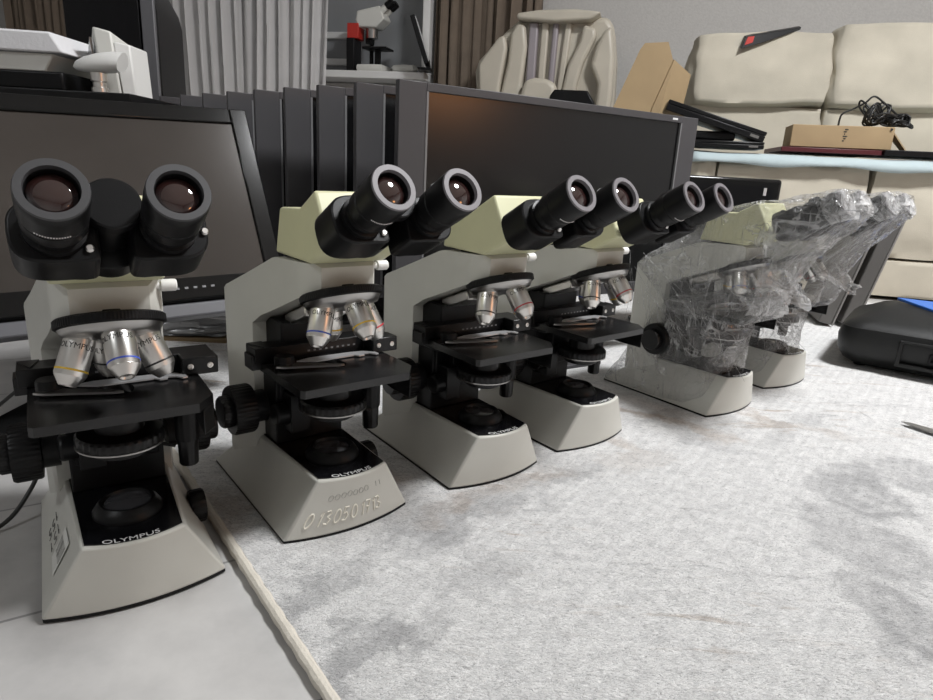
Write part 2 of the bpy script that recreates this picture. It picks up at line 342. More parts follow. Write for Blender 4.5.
    for i, rd in enumerate(rads):
        d = (DOWN * math.cos(TILT) + rd * math.sin(TILT)).normalized(); o0 = NC + rd * RAD + DOWN * .0065
        ln = [.033, .0398, .0398, .0398][i]
        m3 = frame(o0, d, (DOWN.cross(rd)))
        bm = nb(); lathe(bm, [(.0090, -.002), (.0100, .0015), (.0111, .003), (.0111, ln - .0088), (.0107, ln - .0080), (.0107, ln - .0074), (.0098, ln - .0060), (.0066, ln - .0012), (.0058, ln), (.0044, ln), (.0034, ln - .002), (.0001, ln - .002)], m3, 40)
        ob = obj('objective', bm, M['silver'], t, smooth=28)
        bm = nb(); z = ln - .0125; lathe(bm, [(.01112, z), (.01124, z + .0003), (.01124, z + .0012), (.01112, z + .0015)], m3, 40, caps=False); obj('colour_band', bm, M['ring_' + ring_names[i]], ob)
        bm = nb(); lathe(bm, [(.0034, ln - .0018), (.0001, ln - .0014)], m3, 20, caps=False); obj('front_lens', bm, M['gloss'], ob)
        bm = text_bm('OLYMPUS', .0060, extrude=.00015); zc = .0105
        # outward (away from turret axis) direction measured round the barrel
        inv = m3.inverted(); tow = inv.to_3x3() @ (Vector((-.25, -1, 0)))
        a0 = math.atan2(tow.y, tow.x)
        upv = inv.to_3x3() @ Vector((0, 0, 1))
        # handedness so that the letters read left to right from outside
        sgn = -1
        for v in bm.verts:
            a = a0 + sgn * v.co.x / .0111; rr = .0111 + v.co.z
            v.co = m3 @ Vector((rr * math.cos(a), rr * math.sin(a), zc - v.co.y))
        obj('lettering', bm, M['ink'], ob, smooth=0)
    # --- head
    prof = [(.0355, .2705), (.0235, .3145), (-.0195, .3165), (-.0515, .3345), (-.0770, .2885), (-.0400, .2700)]
    bm = nb(); prism_x(bm, prof, .0385); obj('head', bm, M['head'], t, bevel=.003, seg=3)
    bm = nb(); lathe(bm, [(.032, .266), (.032, .2715)], Matrix.Translation((0, -.002, 0)), 40); obj('head_collar', bm, M['black'], t)
    bm = nb(); lathe(bm, [(.0028, 0), (.0028, .006), (.0045, .0065), (.0048, .008), (.0048, .017), (.0040, .018), (.0001, .018)], frame((.030, -.029, .2635), (1, 0, 0)), 24); obj('head_lock_screw', bm, M['white_plastic'], t)
    # --- hinge between the tubes
    E0 = Vector((0, -.166, .3425))
    hc = E0 - AX * .042 + UP * .0125
    bm = nb(); lathe(bm, [(.0155, -.010), (.0166, -.0090), (.0166, -.001), (.0157, 0), (.0001, 0)], frame(hc, AX), 48); hd = obj('hinge_disc', bm, M['black'], t)
    bm = nb(); lathe(bm, [(.0125, -.066), (.0125, -.0095)], frame(hc, AX), 32); lathe(bm, [(.0140, -.016), (.0140, -.013)], frame(hc, AX), 32); lathe(bm, [(.0205, -.068), (.0215, -.067), (.0215, -.050), (.0200, -.049)], frame(hc - UP * .003, AX), 40); obj('hinge_barrel', bm, M['satin'], hd)
    # --- prism housings and eyepieces
    for sg in (-1, 1):
        c = E0 + Vector((sg * .031, 0, 0)); m4 = frame(c, AX, (sg, 0, 0))     # local x = outward
        if sg < 0: upl = -1
        ly = (m4.to_3x3().inverted() @ UP).y
        pts = []
        for i in range(19):
            a = math.radians(100 - i * 200 / 18)
            pts.append((.0243 * math.copysign(abs(math.cos(a)) ** .68, math.cos(a)), .0203 * math.copysign(abs(math.sin(a)) ** .68, math.sin(a)) * (1 if ly > 0 else -1)))
        k2 = 1 if ly > 0 else -1
        pts += [(-.014, -.0205 * k2), (-.0200, -.0198 * k2), (-.0222, -.0175 * k2), (-.0222, .004 * k2), (-.0175, .0165 * k2)]
        bm = nb(); prism_z(bm, pts, -.0885, -.054, m4); ph = obj('prism_housing', bm, M['black'], t, bevel=.0018, seg=2)
        bm = nb(); lathe(bm, [(.0021, 0), (.0026, .0015), (.0018, .003), (.0001, .003)], m4 @ Matrix.Translation((-.0165 if sg < 0 else .0218, -.0125 * k2 if sg < 0 else -.002, -.0543)), 16); obj('screw', bm, M['silver'], ph)
        bm = nb()
        lathe(bm, [(.0158, -.060), (.0158, -.0545), (.0172, -.0540), (.0172, -.0490), (.0150, -.0485), (.0148, -.0415), (.0168, -.0408), (.0174, -.039), (.0174, -.0290), (.0168, -.0285), (.0168, -.0268), (.0178, -.0262), (.0182, -.010), (.0180, -.0015), (.0172, 0), (.0134, 0), (.0130, -.0045), (.0123, -.0085)], m4, 56)
        ey = obj('eyepiece', bm, M['black'], t, smooth=40)
        bm = nb(); lathe(bm, [(.0179, -.0012), (.0174, .00035), (.0134, .00035), (.0130, -.003)], m4, 56, caps=False); obj('eyecup_rim', bm, M['rim'], ey, smooth=60)
        bm = nb(); lathe(bm, [(.0126, -.0078)] + [(.0126 * math.cos(math.radians(b)), -.0078 + .0046 * math.sin(math.radians(b))) for b in range(10, 90, 10)] + [(.0001, -.0032)], m4, 40); obj('eye_lens', bm, M['lens'], ey, smooth=80)
        bm = nb()
        for i in range(14):
            a = (-.62 + i * .075) if sg < 0 else (PI - .35 + i * .075)
            b0 = PI / 2 * -k2
            p = m4 @ Vector((.0177 * math.cos(b0 + a), .0177 * math.sin(b0 + a), -.0235)); box(bm, -.0004, .0004, -.0003, .0003, -.0007, .0007, Matrix.Translation(p))
        obj('ring_marking', bm, M['letter'], ey, smooth=0)
    return t

S1 = make_scope()
poses = [(-.2899, .4957, 34.3, -.0065), (-.1383, .6141, 39.15, 0), (.0176, .7395, 38.2, 0), (.1544, .8602, 40.3, 0), (.4122, 1.0230, 38.7, 0), (.5795, 1.1836, 34.8, 0)]
slabels = ['grey and cream binocular microscope nearest the left edge, standing on the bare tiles',
           'grey and cream microscope with handwritten digits on its base, on the rug corner',
           'unwrapped grey microscope third from the left, clean base, between the numbered one and another',
           'unwrapped grey microscope standing last before the film-wrapped pair',
           'grey microscope under cling film, its whole base side showing, left of the wrapped pair',
           'cling-film-wrapped microscope farthest right, half hidden behind its wrapped neighbour']
bands = [('dark', 'yellow', 'blue', 'dark'), ('yellow', 'blue', 'yellow', 'red'), ('dark', 'dark', 'red', 'yellow'), ('blue', 'dark', 'red', 'yellow'), ('yellow', 'blue', 'dark', 'red'), ('yellow', 'blue', 'dark', 'red')]
STAGE = {0: .012}; STAGE_PARTS = ('stage', 'stage_bracket', 'stage_flange', 'mechanical_stage', 'slide_holder_block', 'slide_holder', 'clip_pivot', 'stage_drive_knob', 'condenser', 'condenser_holder')
scopes = []
for i, (x, y, a, z) in enumerate(poses):
    o = S1 if i == 0 else copy_tree(S1)
    scopes.append(o)
for i, (x, y, a, z) in enumerate(poses):
    o = scopes[i]; o.location = (x, y, z); o.rotation_euler = (0, 0, math.radians(a))
    tag(o, slabels[i], 'microscope', 'row of binocular microscopes')
    for c in (o.children if i in STAGE else ()):
        if c.name.split('.')[0] in STAGE_PARTS: c.location.z += STAGE[i]
    obs = sorted([c for c in o.children if c.name.split('.')[0] == 'objective'], key=lambda c: c.name)
    for q, ob in enumerate(obs):
        for ch in ob.children:
            if ch.name.startswith('colour_band'):
                ch.data = ch.data if i == 0 else ch.data.copy(); ch.data.materials.clear(); ch.data.materials.append(M['ring_' + bands[i][q]])
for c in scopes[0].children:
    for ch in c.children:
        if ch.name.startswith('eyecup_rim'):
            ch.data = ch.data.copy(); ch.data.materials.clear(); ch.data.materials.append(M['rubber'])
bpy.context.view_layer.update()

# handwritten digits on the second microscope's base front, price sticker and pen marks on the first
GL = {'0': [[(.5 + .42 * math.cos(a), .5 + .5 * math.sin(a)) for a in [2 * PI * i / 14 for i in range(15)]]],
      '1': [[(.30, .75), (.55, 1), (.45, 0)]], '3': [[(.1, .95), (.6, 1), (.8, .8), (.4, .55), (.85, .35), (.6, .02), (.1, .08)]],
      '5': [[(.85, 1), (.25, 1), (.2, .55), (.6, .6), (.85, .35), (.6, .02), (.1, .05)]], '7': [[(.1, 1), (.85, 1), (.4, 0)], [(.2, .5), (.7, .52)]]}
def handwriting(name, s, fn, m, parent, w, h, gap, r):
    bm = nb(); x = 0
    for ch in s:
        if ch != ' ':
            dy = random.uniform(-.1, .1) * h
            for st in GL[ch]:
                pts = [fn(x + px * w, py * h + dy) for px, py in st]
                tube(bm, pts, r, 5)
        x += w + gap if ch != '1' else w * .8 + gap
    return obj(name, bm, m, parent)
bm = nb()
for ch, x0 in zip('0130501713', (-.054, -.0425, -.0355, -.0255, -.0165, -.0065, .0045, .0105, .0185, .0235)):
    dy = random.uniform(-.01, .01)
    for st in GL[ch]: tube(bm, [base_face((x0 + px * .0075 + py * .0012) / .0635, .20 + dy + py * .24 + (x0 + .054) * .35, .0001) for px, py in st], .00085, 6)
obj('handwritten_number', bm, M['chalk'], scopes[1])
fn2 = lambda x, y: base_face((-.030 + x) / .050, .63 + y / .062 + x * .6, .0001)
handwriting('faint_number', '0000000 11', fn2, M['pencil'], scopes[1], .0056, .0062, .0008, .0003)
def side_pt(v, t, off=.0004):      # on the left slope of the base: v front to back, t bottom to top
    b = Vector((-.0708, -.0425, .0025)).lerp(Vector((-.0692, .06, .0025)), v); tp = Vector((-.038, -.0515, .063)).lerp(Vector((-.044, .082, .063)), v)
    return b.lerp(tp, t) + Vector((-.9, 0, .42)) * off
bm = nb()
vs = [bm.verts.new(side_pt(v, t, .00025)) for v, t in ((.52, .36), (.27, .34), (.25, .80), (.49, .80))]; bm.faces.new(vs)
stk = obj('price_sticker', bm, M['offwhite'], scopes[0], smooth=0)
bm = nb()
for i in range(11):
    y0 = .285 + i * .019; w_ = random.choice((.006, .011)); vs = [bm.verts.new(side_pt(v, t, .0004)) for v, t in ((y0, .48), (y0 + w_, .48), (y0 + w_, .70), (y0, .70))]; bm.faces.new(vs)
obj('barcode', bm, M['pencil'], stk, smooth=0)
for txt, v0 in (('155', .92), ('151', .72)):
    handwriting('pen_mark', txt, lambda x, y: side_pt(v0 - y / .095, .66 - x / .060, .0001), M['ink'], scopes[0], .0062, .0120, .0016, .00028)

# ------------------------------------------------------------------ cling film on the last two microscopes
def scope_bvh(sc):
    bpy.context.view_layer.update()
    inv = sc.matrix_world.inverted(); verts = []; polys = []
    def rec(o):
        if o.type == 'MESH' and not o.name.startswith(('lettering', 'plastic')):
            mw = inv @ o.matrix_world; b = len(verts)
            verts.extend(mw @ v.co for v in o.data.vertices); polys.extend([b + i for i in p.vertices] for p in o.data.polygons)
        for c in o.children: rec(c)
    rec(sc); return BVHTree.FromPolygons(verts, polys), verts
bvh, SV = scope_bvh(scopes[2])
def film_shell(bm, pts, tgt, pull, seed, wr=.004):
    tmp = nb()
    for p in pts: tmp.verts.new(p)
    r = bmesh.ops.convex_hull(tmp, input=tmp.verts)
    junk = [g for g in r['geom_interior'] + r['geom_unused'] if isinstance(g, bmesh.types.BMVert)]
    bmesh.ops.delete(tmp, geom=list(set(junk)), context='VERTS')
    bmesh.ops.dissolve_limit(tmp, angle_limit=.02, verts=tmp.verts, edges=tmp.edges)
    bmesh.ops.remove_doubles(tmp, verts=tmp.verts, dist=.004)
    for _ in range(5):
        bmesh.ops.triangulate(tmp, faces=tmp.faces)
        ed = [e for e in tmp.edges if e.calc_length() > tgt]
        if not ed: break
        bmesh.ops.subdivide_edges(tmp, edges=ed, cuts=1)
    bmesh.ops.triangulate(tmp, faces=tmp.faces)
    for _ in range(2): bmesh.ops.smooth_vert(tmp, verts=tmp.verts, factor=.3, use_axis_x=True, use_axis_y=True, use_axis_z=True)
    tmp.normal_update()
    new = []
    for v in tmp.verts:
        loc, nrm, idx, d = bvh.find_nearest(v.co)
        q = v.co * 1.0
        if loc: q = v.co.lerp(loc, pull * min(1, d / .03)) if d > .002 else v.co
        f = noise.noise(v.co * 38 + Vector((seed, 0, 0))) + .6 * noise.noise(v.co * 95 + Vector((0, seed, 0)))
        q = q + v.normal * (.0025 + wr * f * min(1, d / .012))
        new.append(q)
    for v, q in zip(tmp.verts, new): v.co = q
    me = bpy.data.meshes.new('x'); tmp.to_mesh(me); tmp.free(); bm.from_mesh(me); bpy.data.meshes.remove(me)
def crumple(bm, ring, seed, amp):
    """fan-like bunched sheet through a list of (inner, outer) points"""
    n = 9; rows = []
    R = [(Vector(a), Vector(b)) for a, b in ring]
    A = spline([a for a, b in R], 6); B = spline([b for a, b in R], 6)
    for k in range(n + 1):
        t = k / n; row = []
        for a, b in zip(A, B):
            p = a.lerp(b, t); nz = Vector((noise.noise(p * 70 + Vector((seed, 1, 2))), noise.noise(p * 70 + Vector((3, seed, 5))), noise.noise(p * 70 + Vector((7, 8, seed)))))
            row.append(bm.verts.new(p + nz * amp * (.3 + .7 * t)))
        rows.append(row)
    for a, b in zip(rows, rows[1:]):
        for i in range(len(a) - 1): bm.faces.new((a[i], a[i + 1], b[i + 1], b[i]))
def make_wrap(sc, label, seed, full):
    root = empty('cling_film_wrap', sc.location, sc.rotation_euler.z); tag(root, label, 'plastic wrap', 'cling film wraps')
    up = [v for v in SV if v.z > .150]
    bm = nb(); film_shell(bm, up, .013, .42, seed); obj('upper_sheet', bm, M['film'], root, smooth=80)
    lo = [v for v in SV if .066 < v.z < .19 and v.y > -.04 and abs(v.x) < .075] + [v for v in SV if v.z < .066 and v.y > .0 and v.z > .02] + [Vector((x, -.03, .066)) for x in (-.037, .037)] + [Vector((g * x, y, z)) for g in (-1, 1) for x, y, z in ((.0705, .06, .006), (.0690, .166, .006), (.0705, .005, .010), (.060, -.022, .026))]
    bm = nb(); film_shell(bm, lo, .013, .3, seed + 9); obj('lower_sheet', bm, M['film'], root, smooth=80)
    # bunched ends over the eyepieces and a loose gathered tail under them
    for sg in (-1, 1):
        c = Vector((sg * .031, -.166, .340)); bm = nb(); ring = []
        for i in range(13):
            a = 2 * PI * i / 12; r0, r1 = .0195, .0215
            p = c + Vector((1, 0, 0)) * math.cos(a) * r0 + UP * math.sin(a) * r0 - AX * .022; q = c + Vector((1, 0, 0)) * math.cos(a) * r1 + UP * math.sin(a) * r1 + AX * .004
            ring.append((p, q))
        crumple(bm, ring, seed + sg, .007)
        ring = [(c + Vector((1, 0, 0)) * math.cos(2 * PI * i / 12) * .019 + UP * math.sin(2 * PI * i / 12) * .019 + AX * .004, c + AX * .005 + Vector((1, 0, 0)) * math.cos(2 * PI * i / 12) * .003) for i in range(13)]
        crumple(bm, ring, seed + 3 + sg, .005); obj('bunched_end', bm, M['film_crumple'], root, smooth=80)
    bm = nb(); ring = [((-.05, -.070, .245), (-.055, -.085, .215)), ((-.03, -.085, .225), (-.035, -.115, .205)), ((0, -.090, .215), (0, -.125, .190)), ((.03, -.085, .22), (.03, -.12, .195)), ((.05, -.06, .235), (.055, -.09, .205))]
    crumple(bm, ring, seed + 21, .014); obj('gathered_fold', bm, M['film_crumple'], root, smooth=80)
    if full:
        bm = nb(); ring = [((-.02, -.060, .235), (.012, -.080, .240)), ((-.03, -.066, .210), (.020, -.090, .205)), ((-.04, -.068, .185), (.030, -.090, .180)), ((-.05, -.066, .168), (.045, -.080, .160))]
        crumple(bm, ring, seed + 31, .010); obj('gathered_fold', bm, M['film_crumple'], root, smooth=80)
        bm = nb(); ring = [((.0, .010, .068), (.004, -.012, .090)), ((-.022, -.012, .068), (-.012, -.028, .105)), ((.0, -.034, .068), (.002, -.036, .100)), ((.022, -.014, .068), (.014, -.022, .100)), ((.004, .010, .068), (.006, -.010, .088))]
        crumple(bm, ring, seed + 41, .008); obj('gathered_fold', bm, M['film_crumple'], root, smooth=80)
    # loose strands of stretched film
    bm = nb(); rnd = random.Random(seed)
    for i in range(40):
        p = Vector((-.058 + rnd.uniform(-.004, .004), rnd.uniform(-.02, .15), rnd.uniform(.15, .24))); q = Vector((-.062 + rnd.uniform(-.006, .004), p.y + rnd.uniform(-.10, .02), max(.075, p.z - rnd.uniform(.05, .12))))
        mid = (p + q) / 2 + Vector((-.004, 0, 0)); tube(bm, spline([p, mid, q], 4), rnd.uniform(.0002, .0006), 4)
    for i in range(14):
        p = Vector((rnd.uniform(-.04, .04), -.155 + rnd.uniform(-.008, .01), .318)); q = Vector((rnd.uniform(-.055, .05), rnd.uniform(-.085, -.045), rnd.uniform(.20, .25))); tube(bm, spline([p, (p + q) / 2 + Vector((0, .006, 0)), q], 4), rnd.uniform(.0002, .0006), 4)
    obj('film_strands', bm, M['film_crumple'], root)
make_wrap(scopes[4], 'crumpled clear cling film around the wrapped microscope nearer the camera', 11, True)
make_wrap(scopes[5], 'crumpled clear cling film over the farthest right microscope, bunched at its eyepieces', 57, False)

# ------------------------------------------------------------------ row of monitors behind
W = Vector((.844, .536, 0)); NB = Vector((-.536, .844, 0))     # screen width direction, direction away from the viewer
def mon_mx(p): return Matrix(((W.x, NB.x, 0, p[0]), (W.y, NB.y, 0, p[1]), (0, 0, 1, p[2]), (0, 0, 0, 1)))
def make_monitor():
    t = empty('monitor'); wd, hh = .66, .345
    bm = nb()                                           # body behind the bezel
    loft(bm, [[(.004, .012, -hh + .004), (wd - .004, .012, -hh + .004), (wd - .004, .012, -.004), (.004, .012, -.004)], [(.03, .030, -hh + .03), (wd - .03, .030, -hh + .03), (wd - .03, .030, -.02), (.03, .030, -.02)]]); obj('rear_shell', bm, M['mon'], t, bevel=.002)
    bm = nb(); box(bm, 0, .046, 0, .013, -hh, 0); box(bm, wd - .046, wd, 0, .013, -hh, 0); box(bm, .046, wd - .046, 0, .013, -.0125, 0); box(bm, .046, wd - .046, 0, .013, -hh, -hh + .022); fr = obj('bezel', bm, M['mon'], t, bevel=.001)
    bm = nb(); box(bm, .046, .0495, -.0006, .008, -hh + .022, -.0125); obj('bezel_lip', bm, M['mon_lip'], fr, smooth=0)
    bm = nb(); box(bm, wd - .0495, wd - .046, -.0006, .008, -hh + .022, -.0125); obj('bezel_lip', bm, M['mon_lip'], fr, smooth=0)
    bm = nb(); box(bm, wd - .074, wd - .060, -.0004, .0005, -.0080, -.0045)
    obj('logo', bm, M['letter'], fr, smooth=0)
    bm = nb(); box(bm, .0495, wd - .0495, .004, .0125, -hh + .022, -.0125); obj('screen', bm, M['screen'], t, smooth=0)
    bm = nb(); box(bm, wd / 2 - .035, wd / 2 + .035, .030, .046, -.473, -.15); obj('stand_neck', bm, M['mon'], t, bevel=.003)
    bm = nb(); box(bm, wd / 2 - .11, wd / 2 + .11, -.030, .052, -.480, -.472); obj('stand_base', bm, M['mon'], t, bevel=.002)
    return t
mlab = ['wide dark monitor at the front of the row, its whole screen facing the camera', 'dark monitor directly behind the front one of the row', 'third dark monitor counted from the front of the row', 'fourth dark monitor from the front, just right of the big tilted screen',
        'fifth dark monitor from the front, edge peeking past the tilted screen', 'sixth dark monitor from the front of the row', 'seventh dark monitor from the front of the row', 'eighth dark monitor from the front, only a sliver showing', 'last dark monitor of the row, nearest the net curtain']
mon = make_monitor()
for i in range(9):
    o = mon if i == 0 else copy_tree(mon)
    o.matrix_world = mon_mx((-.1195 - .0745 * i, 1.0 + .064 * i, .480))
    tag(o, mlab[i], 'monitor', 'row of dark monitors')

# ------------------------------------------------------------------ big tilted screen on the left
BR = Vector((-.283, .967, .175)); ww = Vector((.771, .636, .026)).normalized(); uu = Vector((-.300, .327, .896)); uu = (uu - ww * uu.dot(ww)).normalized(); bk = uu.cross(ww) ; bk = bk if bk.y > 0 else -bk
def lm(x, u, b): return BR + ww * x + uu * u + bk * b
def lbox(bm, x0, x1, u0, u1, b0, b1):
    MX = Matrix(((ww.x, uu.x, bk.x, BR.x), (ww.y, uu.y, bk.y, BR.y), (ww.z, uu.z, bk.z, BR.z), (0, 0, 0, 1))); box(bm, x0, x1, u0, u1, b0, b1, MX)
t = empty('touchscreen_monitor', (BR.x - .2, BR.y - .1, 0)); tag(t, 'large black glossy-framed screen leaning back, dusty, behind the leftmost microscope', 'monitor')
bpy.context.view_layer.update(); TI = t.matrix_world.inverted()
def ploc(o, par): o.parent = par; o.matrix_parent_inverse = par.matrix_world.inverted(); return o
H_ = .284
bm = nb(); lbox(bm, -.52, 0, -.012, H_, .004, .03); ploc(obj('housing', bm, M['bezel'], None, bevel=.004), t)
bm = nb(); lbox(bm, -.52, -.494, -.010, H_, 0, .006); lbox(bm, -.026, 0, -.010, H_, 0, .006); lbox(bm, -.494, -.026, H_ - .024, H_, 0, .006); lbox(bm, -.494, -.026, -.010, .022, 0, .006)
bz = ploc(obj('bezel', bm, M['bezel'], None, bevel=.002), t)
bm = nb(); lbox(bm, -.494, -.026, .022, H_ - .024, .0035, .008); ploc(obj('screen', bm, M['dusty_screen'], None, smooth=0), t)
bm = nb()
for i in range(5): lbox(bm, -.16 + i * .012, -.155 + i * .012, .005, .008, -.0005, .001)
ploc(obj('touch_button', bm, M['mon_lip'], None, smooth=0), bz)
bm = nb(); lbox(bm, -.515, -.004, -.034, -.014, .003, .028); ploc(obj('speaker_bar', bm, M['barmetal'], None, bevel=.003), t)
bm = nb(); pA = lm(-.27, .02, .03); 
box(bm, pA.x - .05, pA.x + .05, pA.y - .008, pA.y + .008, .006, pA.z + .06, None); ploc(obj('stand_neck', bm, M['bezel'], None, bevel=.002), t)
bm = nb(); box(bm, pA.x - .11, pA.x + .11, pA.y - .09, pA.y + .09, -.008, .006); ploc(obj('stand_base', bm, M['bezel'], None, bevel=.003), t)

# ------------------------------------------------------------------ setting: floor, rug, walls, ceiling
def floor_mat():
    m = bpy.data.materials.new('pale_floor_tile'); m.use_nodes = True; nt = m.node_tree; N = nt.nodes.new; L = nt.links.new; p = nt.nodes['Principled BSDF']
    tc = N('ShaderNodeTexCoord'); mp = N('ShaderNodeMapping'); mp.inputs['Location'].default_value = (-.07, -.353, 0); mp.inputs['Rotation'].default_value = (0, 0, math.radians(-33)); L(tc.outputs['Object'], mp.inputs['Vector'])
    br = N('ShaderNodeTexBrick'); br.offset = 0.33; br.inputs['Scale'].default_value = 1; br.inputs['Mortar Size'].default_value = .0016; br.inputs['Brick Width'].default_value = 1.2; br.inputs['Row Height'].default_value = .196
    br.inputs['Color1'].default_value = (.50, .49, .475, 1); br.inputs['Color2'].default_value = (.45, .44, .43, 1); br.inputs['Mortar'].default_value = (.26, .255, .25, 1); L(mp.outputs[0], br.inputs['Vector'])
    n = N('ShaderNodeTexNoise'); n.inputs['Scale'].default_value = 7; n.inputs['Detail'].default_value = 8; n.inputs['Roughness'].default_value = .62; L(tc.outputs['Object'], n.inputs['Vector'])
    r = N('ShaderNodeValToRGB'); r.color_ramp.elements[0].position = .3; r.color_ramp.elements[0].color = (.72, .72, .73, 1); r.color_ramp.elements[1].position = .7; r.color_ramp.elements[1].color = (1.12, 1.12, 1.12, 1); L(n.outputs['Fac'], r.inputs['Fac'])
    mx = N('ShaderNodeMix'); mx.data_type = 'RGBA'; mx.blend_type = 'MULTIPLY'; mx.inputs[0].default_value = 1; L(br.outputs['Color'], mx.inputs[6]); L(r.outputs['Color'], mx.inputs[7]); L(mx.outputs[2], p.inputs['Base Color'])
    p.inputs['Roughness'].default_value = .38
    return m
M['floor'] = floor_mat()
bm = nb(); box(bm, -3.4, 4.2, -2.6, 6.2, -.05, -.008); struct(obj('floor', bm, M['floor'], smooth=0))

RO = Vector((-.079, .357)); RD = Vector((-.305, .399)).normalized(); RN = Vector((RD.y, -RD.x))     # rug edge line; RN points onto the rug
def rug_mat():
    m = bpy.data.materials.new('distressed_white_rug'); m.use_nodes = True; nt = m.node_tree; N = nt.nodes.new; L = nt.links.new; p = nt.nodes['Principled BSDF']
    p.inputs['Roughness'].default_value = .95; p.inputs['Specular IOR Level'].default_value = .12; p.inputs['Sheen Weight'].default_value = .15
    tc = N('ShaderNodeTexCoord')
    def mathn(op, a, b=None, c=None):
        n = N('ShaderNodeMath'); n.operation = op
        for i, v in enumerate((a, b, c)):
            if v is None: continue
            if isinstance(v, (int, float)): n.inputs[i].default_value = v
            else: L(v, n.inputs[i])
        return n.outputs[0]
    def noise_t(scale, detail=6, rough=.6, dist=0, sc=(1, 1, 1), rot=0):
        mp = N('ShaderNodeMapping'); mp.inputs['Scale'].default_value = sc; mp.inputs['Rotation'].default_value = (0, 0, rot); L(tc.outputs['Object'], mp.inputs['Vector'])
        n = N('ShaderNodeTexNoise'); n.inputs['Scale'].default_value = scale; n.inputs['Detail'].default_value = detail; n.inputs['Roughness'].default_value = rough; n.inputs['Distortion'].default_value = dist; L(mp.outputs[0], n.inputs['Vector']); return n.outputs['Fac']
    def ramp(f, a, b):
        n = N('ShaderNodeMapRange'); n.interpolation_type = 'SMOOTHSTEP'; n.inputs[1].default_value = a; n.inputs[2].default_value = b; L(f, n.inputs[0]); return n.outputs[0]
    # distorted coordinates for the woven grey patches
    vn = N('ShaderNodeTexNoise'); vn.inputs['Scale'].default_value = 13; vn.inputs['Detail'].default_value = 7; vn.inputs['Roughness'].default_value = .62; L(tc.outputs['Object'], vn.inputs['Vector'])
    va = N('ShaderNodeVectorMath'); va.operation = 'MULTIPLY_ADD'; va.inputs[1].default_value = (.16, .16, 0); L(vn.outputs['Color'], va.inputs[0]); L(tc.outputs['Object'], va.inputs[2])
    total = None
    # patches: centre x,y, radius along/across, rotation, strength (world metres + the mean distortion offset)
    for (cx, cy, rx, ry, rot, st) in PATCHES:
        mp = N('ShaderNodeMapping'); mp.vector_type = 'TEXTURE'; mp.inputs['Location'].default_value = (cx + .08, cy + .08, 0); mp.inputs['Rotation'].default_value = (0, 0, rot); mp.inputs['Scale'].default_value = (rx, ry, 1); L(va.outputs[0], mp.inputs['Vector'])
        le = N('ShaderNodeVectorMath'); le.operation = 'LENGTH'; L(mp.outputs[0], le.inputs[0])
        n = N('ShaderNodeMapRange'); n.interpolation_type = 'SMOOTHSTEP'; n.inputs[1].default_value = 1.15; n.inputs[2].default_value = .62; n.inputs[3].default_value = 0; n.inputs[4].default_value = st; L(le.outputs['Value'], n.inputs[0])
        total = n.outputs[0] if total is None else mathn('MAXIMUM', total, n.outputs[0])
    mott = ramp(noise_t(13, 6, .7, 1.2), .36, .60)
    patch = mathn('MULTIPLY', total, mathn('MULTIPLY_ADD', mott, .55, .45))
    streak = ramp(noise_t(5, 7, .75, .6, (1, 7, 1), RUGROT), .56, .72)
    streak2 = ramp(noise_t(6, 7, .75, .6, (7, 1, 1), RUGROT), .58, .74)
    cloud = ramp(noise_t(2.2, 4, .5), .42, .66)
    dirt = mathn('MULTIPLY', mathn('MAXIMUM', streak, streak2), mathn('MULTIPLY_ADD', cloud, .75, .22))
    fac = mathn('MAXIMUM', patch, dirt)
    m1 = N('ShaderNodeMix'); m1.data_type = 'RGBA'; m1.inputs[6].default_value = (.84, .835, .825, 1); m1.inputs[7].default_value = (.31, .31, .32, 1); L(fac, m1.inputs[0])
    # warm brown wear towards the far end, plus shade painted between microscopes
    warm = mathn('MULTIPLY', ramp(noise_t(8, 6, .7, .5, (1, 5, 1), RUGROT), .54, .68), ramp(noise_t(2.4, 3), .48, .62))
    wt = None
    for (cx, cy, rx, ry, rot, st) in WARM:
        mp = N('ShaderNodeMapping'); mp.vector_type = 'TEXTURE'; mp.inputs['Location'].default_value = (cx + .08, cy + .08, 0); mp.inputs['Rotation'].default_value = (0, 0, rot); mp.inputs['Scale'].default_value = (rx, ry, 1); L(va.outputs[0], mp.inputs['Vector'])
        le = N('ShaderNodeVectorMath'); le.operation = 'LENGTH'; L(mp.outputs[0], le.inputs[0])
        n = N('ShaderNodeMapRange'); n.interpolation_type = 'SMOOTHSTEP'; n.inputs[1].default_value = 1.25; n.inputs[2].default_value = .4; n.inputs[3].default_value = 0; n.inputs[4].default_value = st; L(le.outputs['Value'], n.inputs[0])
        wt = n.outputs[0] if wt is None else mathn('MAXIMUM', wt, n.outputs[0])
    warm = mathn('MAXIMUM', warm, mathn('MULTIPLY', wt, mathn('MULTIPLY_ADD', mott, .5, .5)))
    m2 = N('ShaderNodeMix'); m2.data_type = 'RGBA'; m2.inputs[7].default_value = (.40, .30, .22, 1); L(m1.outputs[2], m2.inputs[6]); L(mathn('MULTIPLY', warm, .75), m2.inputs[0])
    # pile: fine fleck + bump
    pile = noise_t(240, 5, .75, 1.0, (1, 2.4, 1), RUGROT + .3)
    m3 = N('ShaderNodeMix'); m3.data_type = 'RGBA'; m3.blend_type = 'MULTIPLY'; m3.inputs[0].default_value = 1; L(m2.outputs[2], m3.inputs[6])
    rr = N('ShaderNodeValToRGB'); rr.color_ramp.elements[0].position = .31; rr.color_ramp.elements[0].color = (.40, .40, .41, 1); rr.color_ramp.elements[1].position = .50; rr.color_ramp.elements[1].color = (1.06, 1.06, 1.06, 1); L(pile, rr.inputs['Fac']); L(rr.outputs['Color'], m3.inputs[7])
